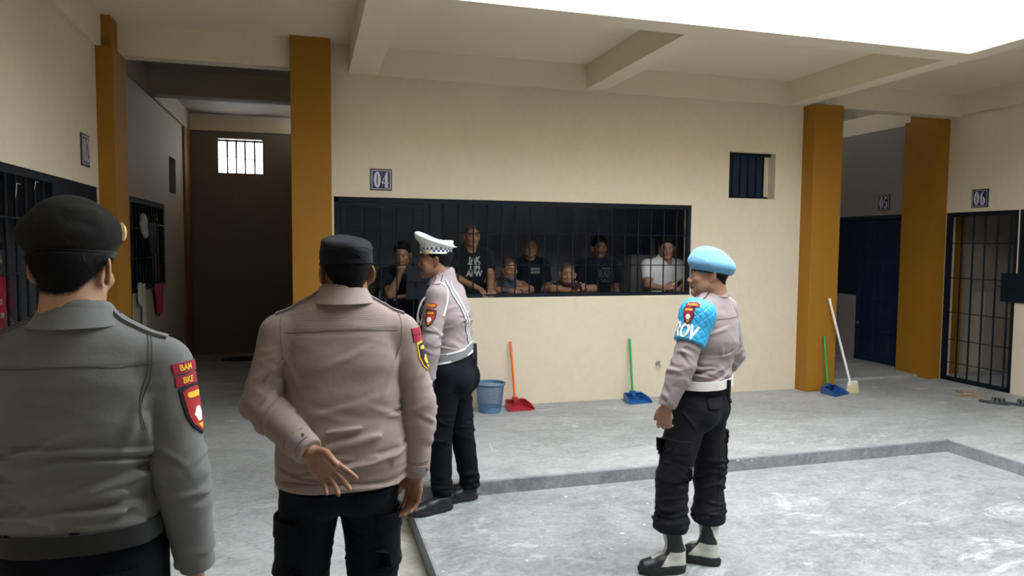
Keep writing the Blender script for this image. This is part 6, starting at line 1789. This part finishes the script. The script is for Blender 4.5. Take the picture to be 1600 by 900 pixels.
sandal('flip_flop', 7.02, 6.04, R(-75), 'rubber_tan', 'tan flip-flop behind the other of its pair by cell 06', tipx=0.0)
sandal('slide_sandal', 6.86, 5.60, R(-60), 'rubber_grey', 'dark grey slide sandal, left one of its pair below cell 06')
sandal('slide_sandal', 7.03, 5.46, R(-60), 'rubber_grey', 'dark grey slide sandal at the right edge, right one of its pair')
# ---- cable loop by the basket, tap on the wall, cloth on the passage floor
pts = [Vector((1.44+.085*math.cos(a), 6.60+.075*math.sin(a), .009+.012*max(0, math.sin(a*2)))) for a in [R(-160+14*i) for i in range(24)]]
o = MB().tube(smooth_path([Vector((1.25, 6.62, .009))]+pts+[Vector((1.30, 6.68, .009))], 2), .008, 8).build('cable', plain('grey_brown_cable', (.10, .085, .075), .5), None, smooth=True)
tag(o, 'dark looped cable lying on the floor left of the blue basket', 'cable')
tp = empty('water_tap', (3.58, WY, .36)); tag(tp, 'small steel wall tap half hidden by the arm with the blue armband', 'tap')
MB().tube([(0, 0, 0), (0, -.045, 0), (0, -.06, -.01), (0, -.065, -.035)], [.010, .010, .009, .009], 12).build('spout', 'steel', tp, smooth=True)
MB().lathe([(0, .003), (.018, .003), (.018, 0), (0, 0)], n=20).build('flange', 'steel', tp, smooth=True, mtx=Matrix.Rotation(R(90), 4, 'X'))
MB().box(-.022, .022, -.040, -.030, .012, .030).build('tap_lever', 'steel', tp, bevel=.003)
def crumple(name, label, cat, x, y, rx, ry, hgt, mat, seed):
    rs_ = np.random.RandomState(seed)
    def f(P):
        d = ell(P, (0, 0, 0), (rx, ry, hgt))
        d = d-.012*(ridges(P, (18, 18, 24), seed)-.4)
        return smax(d, .002-P[:, 2], .002)
    V, Q = nets(f, (-rx-.05, -ry-.05, -.02), (rx+.05, ry+.05, hgt+.04), .008, 1)
    o = mesh_np(name, V, Q, mat); o.location = (x, y, 0); tag(o, label, cat); return o
crumple('floor_cloth', 'crumpled dark cloth on the floor of the left passage', 'cloth', -.86, 10.35, .30, .16, .045, 'cloth_dark', 5)
# ---- laundry on cell 03
def hung_cloth(name, label, y0, y1, z0, z1, mat, seed, pointed=0.0, x=None, cat='cloth'):
    x = x if x is not None else LX+.015
    ny, nz = 18, 22; vs = []; 
    for j in range(nz+1):
        t = j/nz
        for i in range(ny+1):
            s_ = i/ny; wdt = 1-pointed*t; y = y0+(y1-y0)*(.5+(s_-.5)*wdt)
            z = z1-(z1-z0)*t*(1-.15*abs(s_-.5)*2*(1 if pointed else 0))
            vs.append((x+.012*math.sin(s_*14+seed+2*t)*(.3+.7*t), y, z))
    fs = [(j*(ny+1)+i, j*(ny+1)+i+1, (j+1)*(ny+1)+i+1, (j+1)*(ny+1)+i) for j in range(nz) for i in range(ny)]
    mb = MB(); mb.add(vs, fs); o = mb.build(name, mat, None, smooth=True); s2 = o.modifiers.new('thickness', 'SOLIDIFY'); s2.thickness = .006
    tag(o, label, cat); return o
hung_cloth('towel', 'crimson cloth hanging over the low wall of cell 03', 8.25, 8.80, .80, 1.16, 'cloth_red', 1, .45, LX+.03)
hung_cloth('rag', 'pale strip of cloth hanging beside the crimson cloth on cell 03', 7.72, 7.86, .62, 1.20, 'cloth_pale', 2, .2, LX+.03)
hung_cloth('rag', 'second pale strip bunched at the top of the low wall of cell 03', 7.52, 7.68, .98, 1.22, 'cloth_pale', 3, .5, LX+.03)
hung_cloth('shirt_hanging', 'black garment hanging on the gate of cell 03', 8.05, 8.45, 1.45, 1.82, 'cloth_dark', 4, .35, LX+.03, 'garment')
def cap_hung():
    c = np.array([0, 0, 0])
    def f(P):
        d = ell(P, (0, 0, 0), (.04, .08, .10)); d = smin(d, ell(P, (.01, .03, -.10), (.03, .07, .05)), .03)
        return d-.012*(ridges(P, (14, 14, 20), 8)-.4)
    V, Q = nets(f, (-.1, -.16, -.2), (.1, .16, .17), .009, 1); o = mesh_np('cloth_bag', V, Q, 'cloth_pale'); o.location = (LX+.05, 7.72, 1.80); tag(o, 'small pale crumpled bag hung on the gate of cell 03', 'bag')
cap_hung()
hg = empty('clothes_hanger', (LX+.04, 8.35, 1.86)); tag(hg, 'black clothes hanger hooked on the gate of cell 03', 'hanger')
MB().tube([(0, 0, 0), (0, .02, .025), (.0, .0, .045), (0, -.02, .03)], .004, 8).build('hook', 'black', hg, smooth=True)
MB().tube([(0, 0, 0), (.05, .20, -.07), (.05, -.20, -.07), (0, 0, 0)], .007, 8).build('hanger_frame', 'black', hg, smooth=True)
# threads tied on grille 02
for (y, z, L, lab) in ((4.76, 1.95, .08, 'short white thread tied to the grille of cell 02, left one'), (5.06, 1.985, .05, 'short white thread tied to the grille of cell 02, right one')):
    o = MB().tube([(LX-.015, y+.06, z), (LX-.012, y, z+.004), (LX-.015, y-.02, z-L)], .0015, 6).build('thread', 'white', None, smooth=True); tag(o, lab, 'thread')
# ---- inside cell 04: ledge with things on it
lg = MB(); lg.box(3.85, 5.43, 8.0, 8.25, 0, 1.50)
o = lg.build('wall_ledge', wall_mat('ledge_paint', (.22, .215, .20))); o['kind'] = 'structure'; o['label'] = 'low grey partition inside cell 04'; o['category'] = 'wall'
def bottle(x, label, r_=.03, h_=.16, mat='steel'):
    root = empty('bottle', (x, 8.10, 1.50)); tag(root, label, 'bottle')
    MB().lathe([(0, 0), (r_, 0), (r_, h_*.6), (r_*.45, h_*.78), (r_*.42, h_*.9), (0, h_*.9)], n=16).build('bottle_body', mat, root, smooth=True)
    MB().lathe([(0, h_*.9), (r_*.5, h_*.9), (r_*.5, h_), (0, h_)], n=12).build('cap', 'white', root, smooth=True)
bottle(4.03, 'thin dark bottle at the left of the ledge inside cell 04', .022, .15, 'pl_navy')
bottle(4.20, 'pale bottle on the ledge inside cell 04 beside the packets', .034, .20, plain('milky_plastic', (.30, .32, .30), .4))
for x, lab, mat in ((4.33, 'upright snack packet with red print, left one on the ledge', 'red'), (4.45, 'upright snack packet with dark print, right one on the ledge', 'print_dim')):
    root = empty('packet', (x, 8.10, 1.50)); tag(root, lab, 'packet')
    mb = MB(); n = 8; vs = []
    for j in range(n+1):
        t = j/n; th = .004+.022*math.sin(math.pi*t)**.6; zz = .24*t
        vs += [(-.055, -th, zz), (.055, -th, zz), (.055, th, zz), (-.055, th, zz)]
    mb.add(vs, [(4*j+k, 4*j+4+k, 4*j+4+(k+1) % 4, 4*j+(k+1) % 4) for j in range(n) for k in range(4)]+[(0, 1, 2, 3), (4*n+3, 4*n+2, 4*n+1, 4*n)])
    mb.build('packet_body', 'cloth_pale', root, smooth=True)
    MB().box(-.045, .045, -.030, -.027, .05, .17).build('printed_panel', mat, root)
o = MB().lathe([(0, 0), (.045, 0), (.05, .035), (0, .04)], (4.78, 8.10, 1.50), 20).build('small_bowl', 'white', None, smooth=True); tag(o, 'small white bowl on the ledge behind the person in white tee', 'bowl')
pts = [Vector((3.46+.022*math.cos(a), 6.86, 1.09+.022*math.sin(a))) for a in [math.pi*i/10 for i in range(11)]]
o = MB().tube(pts, .006, 8).build('pink_handle', plain('pink_plastic', (.55, .08, .14), .4), None, smooth=True); tag(o, 'small pink plastic hoop on the sill left of the white tee', 'hoop')
# ---- inside cell 06
for x, y, w_, d_, hh, mat, lab, nm in ((8.3, 6.95, .55, .10, .02, 'cloth_pale', 'pale folded sheet on the floor of cell 06', 'folded_sheet'), (8.75, 6.55, .60, .30, .03, 'cloth_dark', 'dark mat on the floor of cell 06', 'floor_mat')):
    mb = MB(); mb.box(-w_/2, w_/2, -d_/2, d_/2, 0, hh); mb.box(-w_/2+.02, w_/2-.05, -d_/2+.02, d_/2-.01, hh, hh+.012)
    o = mb.build(nm, mat, None, bevel=.006); o.location = (x, y, 0); tag(o, lab, 'mat')
